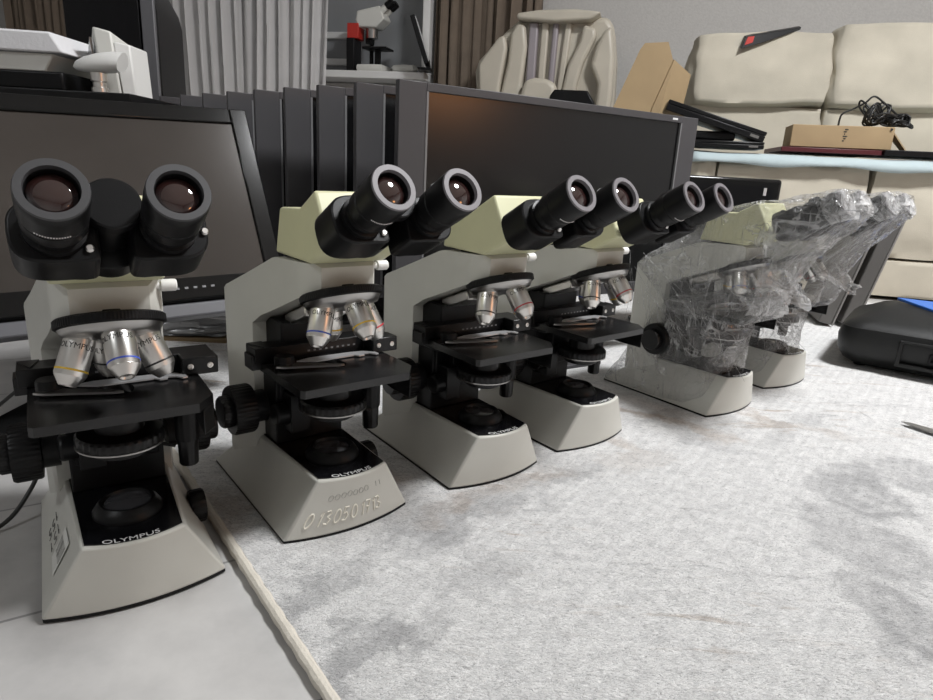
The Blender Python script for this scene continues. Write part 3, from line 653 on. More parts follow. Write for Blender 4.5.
    m4 = N('ShaderNodeMix'); m4.data_type = 'RGBA'; m4.blend_type = 'MULTIPLY'; m4.inputs[0].default_value = 1; L(m3.outputs[2], m4.inputs[6])
    r4 = N('ShaderNodeValToRGB'); r4.color_ramp.elements[0].position = .36; r4.color_ramp.elements[0].color = (.90, .90, .905, 1); r4.color_ramp.elements[1].position = .58; r4.color_ramp.elements[1].color = (1.10, 1.10, 1.10, 1); L(noise_t(42, 5, .7, .6, (1, 1.8, 1), RUGROT), r4.inputs['Fac']); L(r4.outputs['Color'], m4.inputs[7])
    L(m4.outputs[2], p.inputs['Base Color'])
    wv = N('ShaderNodeTexWave'); wv.inputs['Scale'].default_value = 20; wv.inputs['Distortion'].default_value = 2.5; wv.inputs['Detail'].default_value = 3; mp = N('ShaderNodeMapping'); mp.inputs['Rotation'].default_value = (0, 0, RUGROT); L(tc.outputs['Object'], mp.inputs['Vector']); L(mp.outputs[0], wv.inputs['Vector'])
    h = mathn('MULTIPLY_ADD', wv.outputs['Fac'], .25, mathn('MULTIPLY_ADD', noise_t(60, 3), .9, pile))
    bp = N('ShaderNodeBump'); bp.inputs['Strength'].default_value = .85; bp.inputs['Distance'].default_value = .006; L(h, bp.inputs['Height']); L(bp.outputs[0], p.inputs['Normal'])
    return m
RUGROT = math.radians(37)
PATCHES = [(.50, .72, .10, .055, 1.0, .62), (.44, .59, .065, .085, .3, .50), (.40, .48, .05, .07, .3, .62), (.60, .78, .06, .05, .5, .5), (-.03, .585, .075, .05, .65, .60), (.055, .655, .07, .035, .65, .50), (-.115, .475, .028, .065, -.65, .55), (-.06, .41, .025, .075, -.65, .55), (.13, .72, .07, .025, .65, .42), (.03, .50, .05, .03, .6, .3), (.34, .86, .10, .022, -.65, .35), (.30, .93, .09, .02, .65, .35), (.52, .93, .12, .02, .65, .30)]
WARM = [(.31, .93, .13, .022, -.65, .8), (.50, .95, .10, .02, -.6, .55), (-.02, .62, .05, .03, .65, .5), (.07, .69, .09, .025, .65, .5), (-.25, .61, .05, .03, -.9, .7), (.20, .84, .09, .02, -.65, .5), (.24, .78, .07, .02, .6, .35)]  # brown streaks; those between second and third microscope are painted shade
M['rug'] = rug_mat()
def rugp(a, b, z): q = RO + RD * a + RN * b; return Vector((q.x, q.y, z))
bm = nb()
na, nbb = 150, 130; rows = []
for i in range(na + 1):
    row = []
    for j in range(nbb + 1):
        a = -1.0 + 2.9 * i / na; b = .004 + 2.2 * j / nbb
        p = rugp(a, b, 0); p.z = .0008 * noise.noise(p * 9); row.append(bm.verts.new(p))
    rows.append(row)
for i in range(na):
    for j in range(nbb): bm.faces.new((rows[i][j], rows[i + 1][j], rows[i + 1][j + 1], rows[i][j + 1]))
r = bmesh.ops.extrude_face_region(bm, geom=list(bm.faces))
for g in r['geom']:
    if isinstance(g, bmesh.types.BMVert): g.co.z = -.0079
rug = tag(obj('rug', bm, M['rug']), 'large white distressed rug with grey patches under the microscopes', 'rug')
M['binding'] = mat('rug_binding_yarn', (.60, .56, .49), .85, bump=.5, bscale=350)
bm = nb(); tube(bm, [rugp(-1.0 + 2.9 * i / 400, .0, -.0028) + Vector((0, 0, .0004 * math.sin(i * 1.9))) for i in range(401)], [.0050 + .0004 * math.sin(i * 1.7) for i in range(401)], 10); obj('edge_binding', bm, M['binding'], rug)

SW = Vector((.982, -.187, 0)); SDp = Vector((.187, .982, 0))     # sofa/back-wall width and depth directions
def sf(o, s, d, z): return Vector((o[0], o[1], 0)) + SW * s + SDp * d + Vector((0, 0, z))
WO = (.3, 3.72)
def wbox(bm, o, s0, s1, d0, d1, z0, z1): box(bm, s0, s1, d0, d1, z0, z1, Matrix(((SW.x, SDp.x, 0, o[0]), (SW.y, SDp.y, 0, o[1]), (0, 0, 1, 0), (0, 0, 0, 1))))
bm = nb()
# back wall with a window opening
wbox(bm, WO, -.62, 3.6, 0, .12, -.008, 2.6); wbox(bm, WO, -3.8, -2.05, 0, .12, -.008, 2.6); wbox(bm, WO, -2.05, -.62, 0, .12, -.008, .80); wbox(bm, WO, -2.05, -.62, 0, .12, 2.25, 2.6)
struct(obj('wall_back', bm, M['wall'], smooth=0))
bm = nb(); box(bm, 3.5, 3.6, -2.6, 3.6, -.008, 2.6); struct(obj('wall_right', bm, M['plainwall'], smooth=0))
bm = nb(); box(bm, -3.4, -3.3, -2.6, 4.6, -.008, 2.6); struct(obj('wall_left', bm, M['plainwall'], smooth=0))
bm = nb(); box(bm, -3.4, 3.6, -2.7, -2.6, -.008, 2.6); struct(obj('wall_front', bm, M['plainwall'], smooth=0))
bm = nb(); box(bm, -3.4, 3.6, -2.7, 5.0, 2.6, 2.7); struct(obj('ceiling', bm, M['ceil'], smooth=0))
# window: frame, glass, sill
t = empty('window_1', sf(WO, -1.3, 0, .80)); struct(t); bpy.context.view_layer.update()
bm = nb()
for (a, b) in ((-2.05, -1.99), (-1.50, -1.44), (-.66, -.62)): wbox(bm, WO, a, b, .03, .10, .80, 2.25)
for z in (.80, .90, 1.04, 1.35, 2.19): wbox(bm, WO, -2.05, -.62 if z in (.8, 2.19) else -1.04, .035, .095, z, z + (.055 if z in (.8, 2.19) else .035))
ploc(obj('window_frame', bm, M['trim'], bevel=.004), t)
bm = nb(); wbox(bm, WO, -2.05, -.62, .060, .070, .80, 2.25); ploc(obj('window_pane', bm, M['nightglass'], smooth=0), t)
bm = nb(); wbox(bm, WO, -2.12, -.575, -.20, .06, .805, .842); ploc(obj('window_sill', bm, M['trim'], bevel=.004), t)
bm = nb(); wbox(bm, WO, -.612, -.572, -.14, .0, .842, 2.25); struct(obj('trim_1', bm, M['trim'], bevel=.004))
bm = nb(); wbox(bm, WO, -.62, 3.4, -.012, 0, -.008, .07); struct(obj('baseboard_back', bm, M['trim'], smooth=0))

def curtain(name, s0, s1, d, z0, z1, folds, amp, m, label, cat, seed, lean=0, group=None):
    bm = nb(); n = folds * 14; rows = []
    for k in range(13):
        f = k / 12; row = []
        for i in range(n + 1):
            u = i / n; s = s0 + (s1 - s0) * u
            ph = u * folds * 2 * PI + 3.2 * noise.noise(Vector((u * folds * .45, seed, f * .5)))
            aa = amp * (.7 + .9 * noise.noise(Vector((u * folds * .5, seed + 5, f))))
            s2 = s + .25 * amp * math.sin(ph * 2 + 1) - lean * (1 - f) * u * u
            row.append(bm.verts.new(sf(WO, s2, d + aa * math.sin(ph) + .3 * aa * math.sin(2.3 * ph + seed), z0 + (z1 - z0) * f)))
        rows.append(row)
    for a, b in zip(rows, rows[1:]):
        for i in range(n): bm.faces.new((a[i], a[i + 1], b[i + 1], b[i]))
    o = tag(obj(name, bm, m, smooth=80), label, cat, group)
    if name == 'drape': so = o.modifiers.new('thick', 'SOLIDIFY'); so.thickness = .004
    return o
curtain('net_curtain', -2.08, -1.0, -.26, .03, 2.45, 15, .035, M['sheer'], 'sheer white net curtain hanging over the window, behind the monitors', 'curtain', 3, lean=.14)
curtain('drape', -.56, .0, -.10, .03, 2.45, 9, .035, M['drape'], 'gathered brown drape between the window and the massage chair', 'curtain', 8)
curtain('drape', -3.1, -2.68, -.26, .03, 2.45, 8, .035, M['drape'], 'gathered brown drape at the left edge, above the white foam box', 'curtain', 14)

# ------------------------------------------------------------------ window sill things
so_ = sf(WO, -.885, -.10, .842)
t = empty('stereo_microscope', so_, math.radians(-15)); tag(t, 'pale stereo microscope with black eyepieces and black stage on the window sill', 'microscope')
bm = nb(); superbox(bm, .15, .17, .035, 6, .2, Matrix.Translation((0, 0, .0175))); obj('base', bm, M['offwhite'], t)
bm = nb(); lathe(bm, [(.011, .03), (.011, .27)], Matrix.Translation((-.045, .05, 0)), 16); box(bm, -.06, -.03, -.0, .055, .15, .20); obj('column', bm, M['black'], t, bevel=.002)
bm = nb(); box(bm, -.055, .085, -.055, .055, .118, .128); box(bm, .00, .03, -.01, .01, .035, .118); obj('stage', bm, M['black'], t, bevel=.002)
bm = nb(); loft(bm, [[(-.085, -.05, .225), (.02, -.05, .222), (.02, .05, .222), (-.085, .05, .225)], [(-.095, -.055, .26), (.07, -.05, .265), (.07, .05, .265), (-.095, .055, .26)], [(-.09, -.05, .305), (.04, -.045, .330), (.04, .045, .330), (-.09, .05, .305)]]); obj('head', bm, M['offwhite'], t, bevel=.008, seg=3)
bm = nb(); lathe(bm, [(.030, .175), (.034, .225)], Matrix.Translation((-.02, 0, 0)), 24); obj('objective', bm, M['silver_dark'], t)
for yy in (-.03, .03):
    bm = nb(); mx = frame((.04, yy, .30), (.80, 0, .6)); lathe(bm, [(.018, 0), (.018, .035), (.015, .036), (.015, .045)], mx, 20); tb = obj('eye_tube', bm, M['offwhite'], t)
    bm = nb(); lathe(bm, [(.017, .042), (.020, .046), (.020, .085), (.017, .088), (.012, .086)], mx, 20); obj('eyepiece', bm, M['black'], t)
bm = nb(); wbox(bm, WO, -1.03, -.985, -.16, -.05, .842, 1.01); tag(obj('black_box', bm, M['black'], bevel=.003), 'upright black box on the window sill left of the stereo microscope', 'box')
bm = nb(); wbox(bm, WO, -1.03, -.965, -.15, -.06, 1.01, 1.085); tag(obj('red_box', bm, M['redbook'], bevel=.003), 'small red box standing on the black box on the sill', 'box')
bm = nb(); superbox(bm, .13, .06, .035, 8, .55, Matrix.Translation(sf(WO, -.70, -.15, .862)) @ Matrix.Rotation(-.4, 4, 'Z'), jit=.15); tag(obj('cloth_bundle', bm, M['offwhite'], smooth=80), 'small crumpled pale cloth lying at the right end of the sill', 'cloth')
t = empty('tablet', sf(WO, -.545, -.22, .842)); tag(t, 'black tablet on a stand leaning beside the brown drape', 'tablet'); bpy.context.view_layer.update()
mxt = Matrix.Translation(sf(WO, -.545, -.25, .865)) @ Matrix.Rotation(math.radians(-20), 4, 'Y')
bm = nb(); box(bm, -.012, .012, -.08, .08, 0, .235, mxt); ploc(obj('case', bm, M['black'], bevel=.003), t)
bm = nb(); box(bm, .0115, .0145, -.075, .075, .01, .225, mxt); ploc(obj('screen', bm, M['clip'], smooth=0), t)
bm = nb(); box(bm, -.05, .02, -.03, .09, 0, .012, Matrix.Translation(sf(WO, -.545, -.25, .842))); box(bm, -.006, .010, -.02, .02, .01, .05, Matrix.Translation(sf(WO, -.545, -.25, .842))); ploc(obj('stand', bm, M['black'], bevel=.002), t)

# ------------------------------------------------------------------ stuff on the left, behind the tilted screen
t = empty('cabinet', (-1.05, 1.40, -.008)); tag(t, 'low black cabinet behind the tilted screen, carrying a white foam box', 'cabinet'); bpy.context.view_layer.update()
bm = nb(); box(bm, -1.65, -.67, 1.29, 1.49, -.008, .446); ploc(obj('carcass', bm, M['black'], bevel=.003), t)
bm = nb(); box(bm, -1.66, -.66, 1.275, 1.495, .446, .462); ploc(obj('top', bm, M['satin'], bevel=.002), t)
bm = nb(); box(bm, -1.13, -.685, 1.282, 1.289, .03, .43); dr = ploc(obj('door', bm, M['black'], bevel=.002), t)
bm = nb(); box(bm, -1.10, -1.085, 1.268, 1.282, .2, .3); ploc(obj('handle', bm, M['silver_dark'], bevel=.002), dr)
bm = nb(); box(bm, -1.45, -.80, 1.30, 1.49, .4625, .496); tag(obj('flat_case', bm, M['black'], bevel=.004), 'flat black case lying on the cabinet under the white foam box', 'case')
t = empty('foam_box', (-1.05, 1.40, .497)); tag(t, 'white polystyrene box with a loose lid at the top left edge', 'box'); bpy.context.view_layer.update()
bm = nb(); loft(bm, [[(-1.45, 1.33, .4965), (-.845, 1.32, .4965), (-.835, 1.48, .4965), (-1.45, 1.48, .4965)], [(-1.45, 1.33, .533), (-.825, 1.32, .530), (-.82, 1.48, .530), (-1.45, 1.48, .533)]]); ploc(obj('tray', bm, M['offwhite'], bevel=.003), t)
bm = nb(); loft(bm, [[(-1.47, 1.31, .5345), (-.800, 1.31, .5305), (-.795, 1.485, .5305), (-1.47, 1.485, .5345)], [(-1.47, 1.31, .578), (-.825, 1.315, .568), (-.823, 1.48, .568), (-1.47, 1.485, .578)]]); ploc(obj('lid', bm, M['foam'], bevel=.004), t)
t = empty('bench_instrument', (-0.746, 1.38, .462), 0); tag(t, 'off-white bench instrument with a pointed nose, between foam box and black tower', 'instrument'); bpy.context.view_layer.update()
bm = nb(); loft(bm, [[(-0.791, 1.42, .463), (-0.748, 1.345, .463), (-0.716, 1.35, .463), (-0.726, 1.44, .463)], [(-0.816, 1.43, .552), (-0.759, 1.345, .588), (-0.726, 1.35, .580), (-0.736, 1.44, .570)]]); ploc(obj('housing', bm, M['offwhite'], bevel=.004), t)
bm = nb(); loft(bm, [[(-0.715, 1.352, .463), (-0.692, 1.362, .463), (-0.696, 1.44, .463), (-0.721, 1.43, .463)], [(-0.725, 1.352, .563), (-0.697, 1.362, .559), (-0.701, 1.44, .559), (-0.731, 1.43, .563)]]); ploc(obj('side_panel', bm, M['white_plastic'], bevel=.003), t)
bm = nb(); loft(bm, [[(-0.806, 1.413, .520), (-0.767, 1.353, .520), (-0.764, 1.354, .520), (-0.803, 1.415, .520)], [(-0.811, 1.413, .545), (-0.769, 1.349, .568), (-0.766, 1.352, .568), (-0.808, 1.415, .545)]]); ploc(obj('inset_panel', bm, M['greyscreen'], smooth=0), t)
bm = nb(); loops = []
for k, (f, r) in enumerate(((0, .0012), (.08, .011), (.25, .018), (.5, .023), (.8, .0245), (1.0, .022))):
    loops.append([Vector((-.786 + f * (.096 + .006 * math.sin(2 * PI * i / 20)), 1.315 + r * .9 * math.cos(2 * PI * i / 20), .508 + f * .008 + r * (math.sin(2 * PI * i / 20) if math.sin(2 * PI * i / 20) > 0 else .6 * math.sin(2 * PI * i / 20)))) for i in range(20)])
loft(bm, loops); ploc(obj('nose', bm, M['white_plastic'], smooth=50), t)
bm = nb(); lathe(bm, [(.015, .4625), (.015, .472), (.012, .474), (.012, .482), (.015, .484), (.015, .499)], Matrix.Translation((-.738, 1.315, 0)), 24); ploc(obj('coupling', bm, M['silver'], smooth=30), t)
t = empty('tower_speaker', (-.95, 1.87, -.008)); tag(t, 'tall black tower with a grey front edge strip, in front of the net curtain', 'speaker'); bpy.context.view_layer.update()
TW = lambda x, y: x - (y - 1.76) * .19
prof = [(-1.06, -.008), (-.826, -.008), (-.826, .70), (-.834, .735), (-.862, .785), (-.90, .80), (-1.06, .80)]
bm = nb(); loft(bm, [[(TW(x, y), y, z) for x, z in prof] for y in (1.76, 2.02)]); ploc(obj('cabinet', bm, M['black'], bevel=.006, seg=3), t)
bm = nb(); box(bm, -.861, -.828, 1.748, 1.7595, .0, .77); ploc(obj('edge_strip', bm, M['barmetal'], bevel=.002), t)
bm = nb(); box(bm, -1.055, -.866, 1.748, 1.7595, .03, .79); ploc(obj('front_grille', bm, M['gloss'], bevel=.002), t)
# flat brown board, and a grey bag, on the floor behind the first microscope
bm = nb(); box(bm, -.16, .12, -.035, .035, 0, .016, Matrix.Translation((-.60, 1.245, -.0078)) @ Matrix.Rotation(math.radians(2), 4, 'Z')); tag(obj('cardboard_sheet', bm, M['cardboard_dark'], bevel=.002), 'flat brown cardboard panel lying on the tiles behind the leftmost microscope', 'cardboard')
bm = nb(); superbox(bm, .24, .07, .026, 14, .25, Matrix.Translation((-.60, 1.245, .0245)) @ Matrix.Rotation(math.radians(4), 4, 'Z'), jit=.3, seed=4)
tag(obj('plastic_bag', bm, M['bag'], smooth=25), 'crumpled shiny grey plastic bag lying on the brown cardboard panel', 'bag')
# power cord
bm = nb(); tube(bm, spline([(-.60, .46, -.0055), (-.50, .50, -.0055), (-.45, .54, -.004), (-.435, .575, .02), (-.43, .60, .06), (-.44, .63, .115), (-.455, .655, .125), (-.49, .66, .10), (-.55, .65, .05), (-.62, .62, .0), (-.75, .60, -.0055)], 8), .0022, 8)
tag(obj('power_cord', bm, M['cable'], smooth=60), 'thin black cord looping beside the leftmost microscope at the left edge', 'cable')

# ------------------------------------------------------------------ sofa
SO = (1.344, 2.25)
t = empty('sofa', sf(SO, 0, .5, -.008)); tag(t, 'cream suede sofa along the wall with plump split back cushions', 'sofa'); bpy.context.view_layer.update()
def sm(s, d, z, tilt=0): return Matrix.Translation(sf(SO, s, d, z)) @ Matrix.Rotation(math.radians(-10.8), 4, 'Z') @ Matrix.Rotation(math.radians(tilt), 4, 'X')
bm = nb(); wbox(bm, SO, -.60, 1.25, .07, .98, .05, .20); ploc(obj('frame', bm, M['sofa'], bevel=.03, seg=4), t)
for k, (a, b) in enumerate(((-.60, -.505), (-.505, 0), (0, .62), (.62, 1.25))):
    w_ = b - a; c = (a + b) / 2
    bm = nb(); superbox(bm, w_ - .002, .68, .305, 14, .14, sm(c, .345, .2885), jit=.03, seed=k); ploc(obj('seat_cushion', bm, M['sofa'], smooth=80), t)
    bm = nb(); superbox(bm, w_ - .004, .09, .125, 10, .14, sm(c, .05, .070, 4), jit=.02, seed=k + 4); ploc(obj('front_panel', bm, M['sofa'], smooth=80), t)
for k, (a, b, zt) in enumerate(((-.56, 0, .985), (0, .62, 1.03), (.62, 1.25, 1.03))):
    w_ = b - a; c = (a + b) / 2; zb = .668
    bm = nb(); superbox(bm, w_ + .004, .23, (zt - zb) / 1.06, 18, .30, sm(c, .77, (zt + zb) / 2, -8) @ Matrix.Rotation(math.radians(-1.5 if k == 0 else -.5), 4, 'Y'), jit=.05, seed=k + 9); ploc(obj('back_cushion', bm, M['sofa'], smooth=80), t)
    bm = nb(); superbox(bm, w_, .16, .25, 12, .16, sm(c, .75, .56, -6), jit=.03, seed=k + 13); ploc(obj('lumbar_cushion', bm, M['sofa'], smooth=80), t)
bm = nb(); wbox(bm, SO, -.57, 1.25, .86, 1.0, .05, .93); ploc(obj('backrest', bm, M['sofa'], bevel=.05, seg=4), t)
# throw over the seat
bm = nb(); rows = []
for i in range(61):
    s = -.60 + 1.76 * i / 60; row = []
    for j, (d, z) in enumerate(((.60, .470), (.4, .470), (.2, .470), (.05, .467), (.0, .462), (-.018, .452), (-.024, .442), (-.025, .428 + .006 * math.sin(i * .5)))):
        row.append(bm.verts.new(sf(SO, s, d, z + .004 * noise.noise(Vector((s * 7, d * 7, 2)))) + SDp * (.006 * noise.noise(Vector((s * 12, z * 20, 7))))))
    rows.append(row)
for a, b in zip(rows, rows[1:]):
    for i in range(len(a) - 1): bm.faces.new((a[i], a[i + 1], b[i + 1], b[i]))
o = tag(obj('throw_blanket', bm, M['throw'], smooth=80), 'pale blue-grey cloth spread over the sofa seat, hanging over its front edge', 'blanket'); md = o.modifiers.new('thick', 'SOLIDIFY'); md.thickness = .008
# things on the sofa
def onsofa(name, s0, s1, d0, d1, z0, z1, m, label, cat, bev=.002):
    bm = nb(); wbox(bm, SO, s0, s1, d0, d1, z0, z1); return tag(obj(name, bm, m, bevel=bev), label, cat)
onsofa('maroon_folder', -.30, .02, .03, .28, .478, .494, M['maroon'], 'flat maroon folder on the sofa under the small cardboard box', 'folder')
onsofa('black_folder', .025, .42, .02, .25, .478, .497, M['black'], 'flat black folder on the sofa right of the maroon one', 'folder')
t = empty('cardboard_box', sf(SO, -.08, .14, .499)); tag(t, 'long flat brown cardboard box on the sofa under a tangle of cable', 'box'); bpy.context.view_layer.update()
bm = nb(); box(bm, -.165, .155, -.07, .07, 0, .074, Matrix.Translation(sf(SO, -.09, .15, .499)) @ Matrix.Rotation(math.radians(-15), 4, 'Z')); ploc(obj('carton', bm, M['cardboard'], bevel=.002), t)
bm = nb(); m5 = Matrix.Translation(sf(SO, -.09, .15, .499)) @ Matrix.Rotation(math.radians(-16), 4, 'Z')
for k in range(6): box(bm, .000 + .003 * (k % 2), .006 + .004 * (k % 3), -.0706, -.0695, .022 + k * .0075, .026 + k * .0075, m5)
ploc(obj('printed_mark', bm, M['ink'], smooth=0), t)
bm = nb(); lathe(bm, [(.004, 0), (.004, .001)], m5 @ Matrix.Translation((.145, -.0705, .066)) @ Matrix.Rotation(PI / 2, 4, 'X'), 12); ploc(obj('hole_mark', bm, M['ink'], smooth=0), t)
bm = nb(); vs = [m5 @ Vector(p) for p in ((.157, -.02, .070), (.157, .06, .070), (.225, .06, .0), (.215, -.02, .0))]
loft(bm, [vs, [v + Vector((.003, 0, .002)) for v in vs]]); ploc(obj('flap', bm, M['cardboard'], smooth=0), t)
bm = nb(); rnd = random.Random(5); cc = m5 @ Vector((.105, .03, .125)); c2 = m5 @ Vector((.20, .02, .088)); pts = []
for i in range(150):
    a = i * .62; k = .5 + .5 * math.sin(i * .21); c = cc.lerp(c2, k)
    rr = .68 + .5 * noise.noise(Vector((i * .37, 3, 1)))
    pts.append(c + SW * (.062 * math.cos(a) * rr) + SDp * (.035 * math.sin(a * 1.3) * rr) + Vector((0, 0, (.014 + .034 * (1 - k)) * math.sin(a * 1.7) * rr + .004)))
pts = [m5 @ Vector((.0, .03, .078)), m5 @ Vector((.005, .03, .12)), m5 @ Vector((.04, .03, .14)), m5 @ Vector((.07, .02, .16)), m5 @ Vector((.09, .02, .18)), m5 @ Vector((.115, .02, .17))] + pts
tube(bm, spline(pts, 5), .0034, 7); tag(obj('cable_tangle', bm, M['cable'], smooth=60), 'tangle of black cable heaped on the small cardboard box', 'cable')
PK = [(-.385, .625, .907), (-.372, .635, .955), (-.335, .645, .965), (-.15, .68, 1.004), (-.15, .685, .995), (-.30, .645, .935)]
bm = nb(); loft(bm, [[sf(SO, a, d, z) for a, d, z in PK], [sf(SO, a, d + .035, z + .012) for a, d, z in PK]])
t = tag(obj('packet', bm, M['black'], bevel=.002), 'flat black and red packet lying over the top of the sofa back', 'packet')
RL = [(-.372, .627, .922), (-.362, .632, .955), (-.335, .641, .960), (-.340, .636, .935)]
bm = nb(); loft(bm, [[sf(SO, a, d, z) for a, d, z in RL], [sf(SO, a, d + .004, z) for a, d, z in RL]]); obj('red_label', bm, M['redbook'], t, smooth=0)
# laptops stacked on the seat's left
def laptop(name, mx, label, w=.36, d=.25, th=.022, lid=.0):
    t = empty(name, mx.translation); tag(t, label, 'laptop', 'laptops on the sofa'); bpy.context.view_layer.update()
    bm = nb(); box(bm, -w / 2, w / 2, -d / 2, d / 2, 0, th * .6, mx); ploc(obj('laptop_base', bm, M['black'], bevel=.003), t)
    bm = nb(); box(bm, -w / 2, w / 2, -d / 2, d / 2, th * .62, th, mx @ Matrix.Translation((0, 0, lid))); ploc(obj('lid', bm, M['satin'], bevel=.003), t)
    bm = nb(); box(bm, w / 2 - .05, w / 2 - .02, -d / 2 - .001, -d / 2 + .002, th * .2, th * .45, mx); ploc(obj('port', bm, M['silver_dark'], smooth=0), t)
    return t
base_rot = Matrix.Rotation(math.radians(-10.8), 4, 'Z')
laptop('laptop', Matrix.Translation(sf(SO, -.50, .06, .4785)) @ base_rot, 'closed black laptop lying flat at the bottom of the stack on the sofa', w=.27, d=.14, th=.024)
laptop('laptop', Matrix.Translation(sf(SO, -.54, .06, .548)) @ base_rot @ Matrix.Rotation(math.radians(16), 4, 'Y'), 'closed black laptop tilted on top of the flat one', w=.35, d=.14, th=.036)
bm = nb(); box(bm, -.10, .06, -.06, .06, 0, .030, Matrix.Translation(sf(SO, -.52, .07, .5035)) @ base_rot); tag(obj('black_pouch', bm, M['black'], bevel=.008, seg=3), 'black pouch wedged between the two laptops on the sofa', 'pouch')
# big opened cardboard box left of the cushions
t = empty('cardboard_box', sf(SO, -.80, .2, -.008)); tag(t, 'tall opened brown cardboard box with a raised flap, between sofa and massage chair', 'box'); bpy.context.view_layer.update()
def px(a, d, z): return sf(SO, a, d, z)
bm = nb(); q = [px(-.96, .16, .40), px(-.75, .16, .40), px(-.748, .16, .61), px(-.690, .16, .782), px(-.714, .16, .843), px(-.797, .16, .838), px(-.812, .16, .815), px(-.886, .16, .615)]
loft(bm, [q, [p + SDp * .006 for p in q]]); ploc(obj('front_flap', bm, M['cardboard'], smooth=0), t)
bm = nb(); q = [px(-.745, .162, .40), px(-.64, .235, .40), px(-.628, .235, .62), px(-.613, .235, .745), px(-.686, .162, .785), px(-.744, .162, .61)]
loft(bm, [q, [p + SDp * .006 - SW * .004 for p in q]]); ploc(obj('side_panel', bm, M['cardboard'], smooth=0), t)
bm = nb(); wbox(bm, SO, -.93, -.73, .215, .40, -.006, .50); ploc(obj('carton', bm, M['cardboard_dark'], bevel=.002), t)
# ------------------------------------------------------------------ massage chair
MC = (.32, 3.35); Z0 = -.008
def cf(x, y, z): return Vector((MC[0], MC[1], 0)) + Vector((math.cos(math.radians(-14)), math.sin(math.radians(-14)), 0)) * x + Vector((math.sin(math.radians(14)), math.cos(math.radians(14)), 0)) * y + Vector((0, 0, z))
t = empty('massage_chair', cf(0, 0, -.008)); tag(t, 'cream leather massage chair with lilac-grey channels, in the corner by the drape', 'chair'); bpy.context.view_layer.update()
def slab(name, pts, y0, y1, m, bev, par=t, seg=4):
    bm = nb(); loft(bm, [[cf(x, y0, z) for x, z in pts], [cf(x, y1, z) for x, z in pts]]); return ploc(obj(name, bm, m, bevel=bev, seg=seg, smooth=60), par)
slab('backrest_shell', [(-.35, .30), (-.357, .743), (-.368, .832), (-.351, .886), (-.227, 1.013), (-.165, 1.065), (-.055, 1.085), (.11, 1.087), (.20, 1.078), (.259, 1.083), (.295, 1.043), (.321, .902), (.332, .715), (.33, .30)], .0, .20, M['leather'], .035)
slab('wing', [(-.30, .45), (-.327, .743), (-.336, .855), (-.315, .888), (-.240, .982), (-.212, .988), (-.200, .93), (-.222, .772), (-.24, .45)], -.06, .02, M['leather'], .022)
slab('wing', [(.24, .45), (.245, .78), (.205, .86), (.222, .94), (.252, 1.01), (.288, 1.035), (.315, .902), (.322, .732), (.31, .45)], -.06, .02, M['leather'], .022)
slab('side_bolster', [(-.21, .45), (-.218, .745), (-.194, .87), (-.188, 1.0), (-.160, 1.045), (-.120, 1.038), (-.104, .941), (-.115, .792), (-.12, .45)], -.045, .02, M['leather'], .018)
slab('side_bolster', [(.085, .45), (.080, .752), (.097, .857), (.145, .968), (.155, 1.040), (.216, 1.022), (.222, .985), (.172, .875), (.150, .78), (.145, .45)], -.045, .02, M['leather'], .018)
for i, (x, w2, x2) in enumerate(((-.078, .022, -.080), (-.028, .018, -.026), (.018, .014, .025), (.054, .016, .085))):
    slab('channel', [(x - w2, .50), (x + w2, .50), (x2 + w2, 1.05), (x2 - w2, 1.05)], -.030 + .006 * (i % 2), .02, M['lilac'] if i % 2 == 0 else M['leather'], .010)
slab('headrest', [(-.158, 1.056), (.024, 1.043), (.190, 1.052), (.236, 1.085), (.20, 1.090), (.11, 1.098), (-.055, 1.095), (-.158, 1.082)], -.07, .05, M['leather'], .012)
slab('lumbar_pillow', [(-.115, .50), (.06, .50), (.062, .765), (.018, .795), (-.049, .800), (-.098, .785), (-.115, .72)], -.09, -.03, M['leather'], .025)
slab('seat', [(-.31, .0), (.31, .0), (.31, .40), (-.31, .40)], -.12, .18, M['leather'], .05)
bm = nb(); q = ((.035, .55), (.25, .55), (.252, .685), (.215, .738), (.06, .740), (.04, .712)); loft(bm, [[cf(x, -.15, z) for x, z in q], [cf(x, -.10, z) for x, z in q]]); tag(obj('black_bag', bm, M['black'], bevel=.008), 'small black bag resting low on the massage chair, right of its pillow', 'bag')

# ------------------------------------------------------------------ right foreground: black case, folder, knife; panels by the sofa
KC = Vector((.772, 1.305, 0)); KX = Vector((.81, -.587, 0)); KY = Vector((.587, .81, 0))
def kc(x, y, z): return KC + KX * x + KY * y + Vector((0, 0, z))
t = empty('carrying_case', kc(.2, .12, 0)); tag(t, 'black moulded carrying case with rounded corners at the right edge of the rug', 'case'); bpy.context.view_layer.update()
bm = nb(); n = 40; loops = []
def kring(x0, x1, y0, y1, r, z):
    L = []
    for (cx, cy, a0) in ((x1 - r, y0 + r, -90), (x1 - r, y1 - r, 0), (x0 + r, y1 - r, 90), (x0 + r, y0 + r, 180)):
        for i in range(7): a = math.radians(a0 + i * 15); L.append(kc(cx + r * math.cos(a), cy + r * math.sin(a), z))
    return L
for (ins, r, z, yb) in ((.032, .03, .006, 0), (.016, .035, .016, 0), (.003, .04, .036, 0), (.0, .04, .066, 0), (.004, .04, .086, 0)): loops.append(kring(ins, .60, ins, .30 - ins, r, z))
loft(bm, loops); ploc(obj('lower_shell', bm, M['caseplastic'], smooth=50), t)
bm = nb(); loops = []
for (ix, iy, r, z) in ((.005, .005, .04, .0855), (.012, .012, .04, .094), (.035, .040, .04, .1045), (.060, .10, .035, .120), (.085, .14, .02, .126)): loops.append(kring(ix, .60, iy, .30 - iy * .6, r, z))
loft(bm, loops); ploc(obj('lid', bm, M['caseplastic'], smooth=50), t)
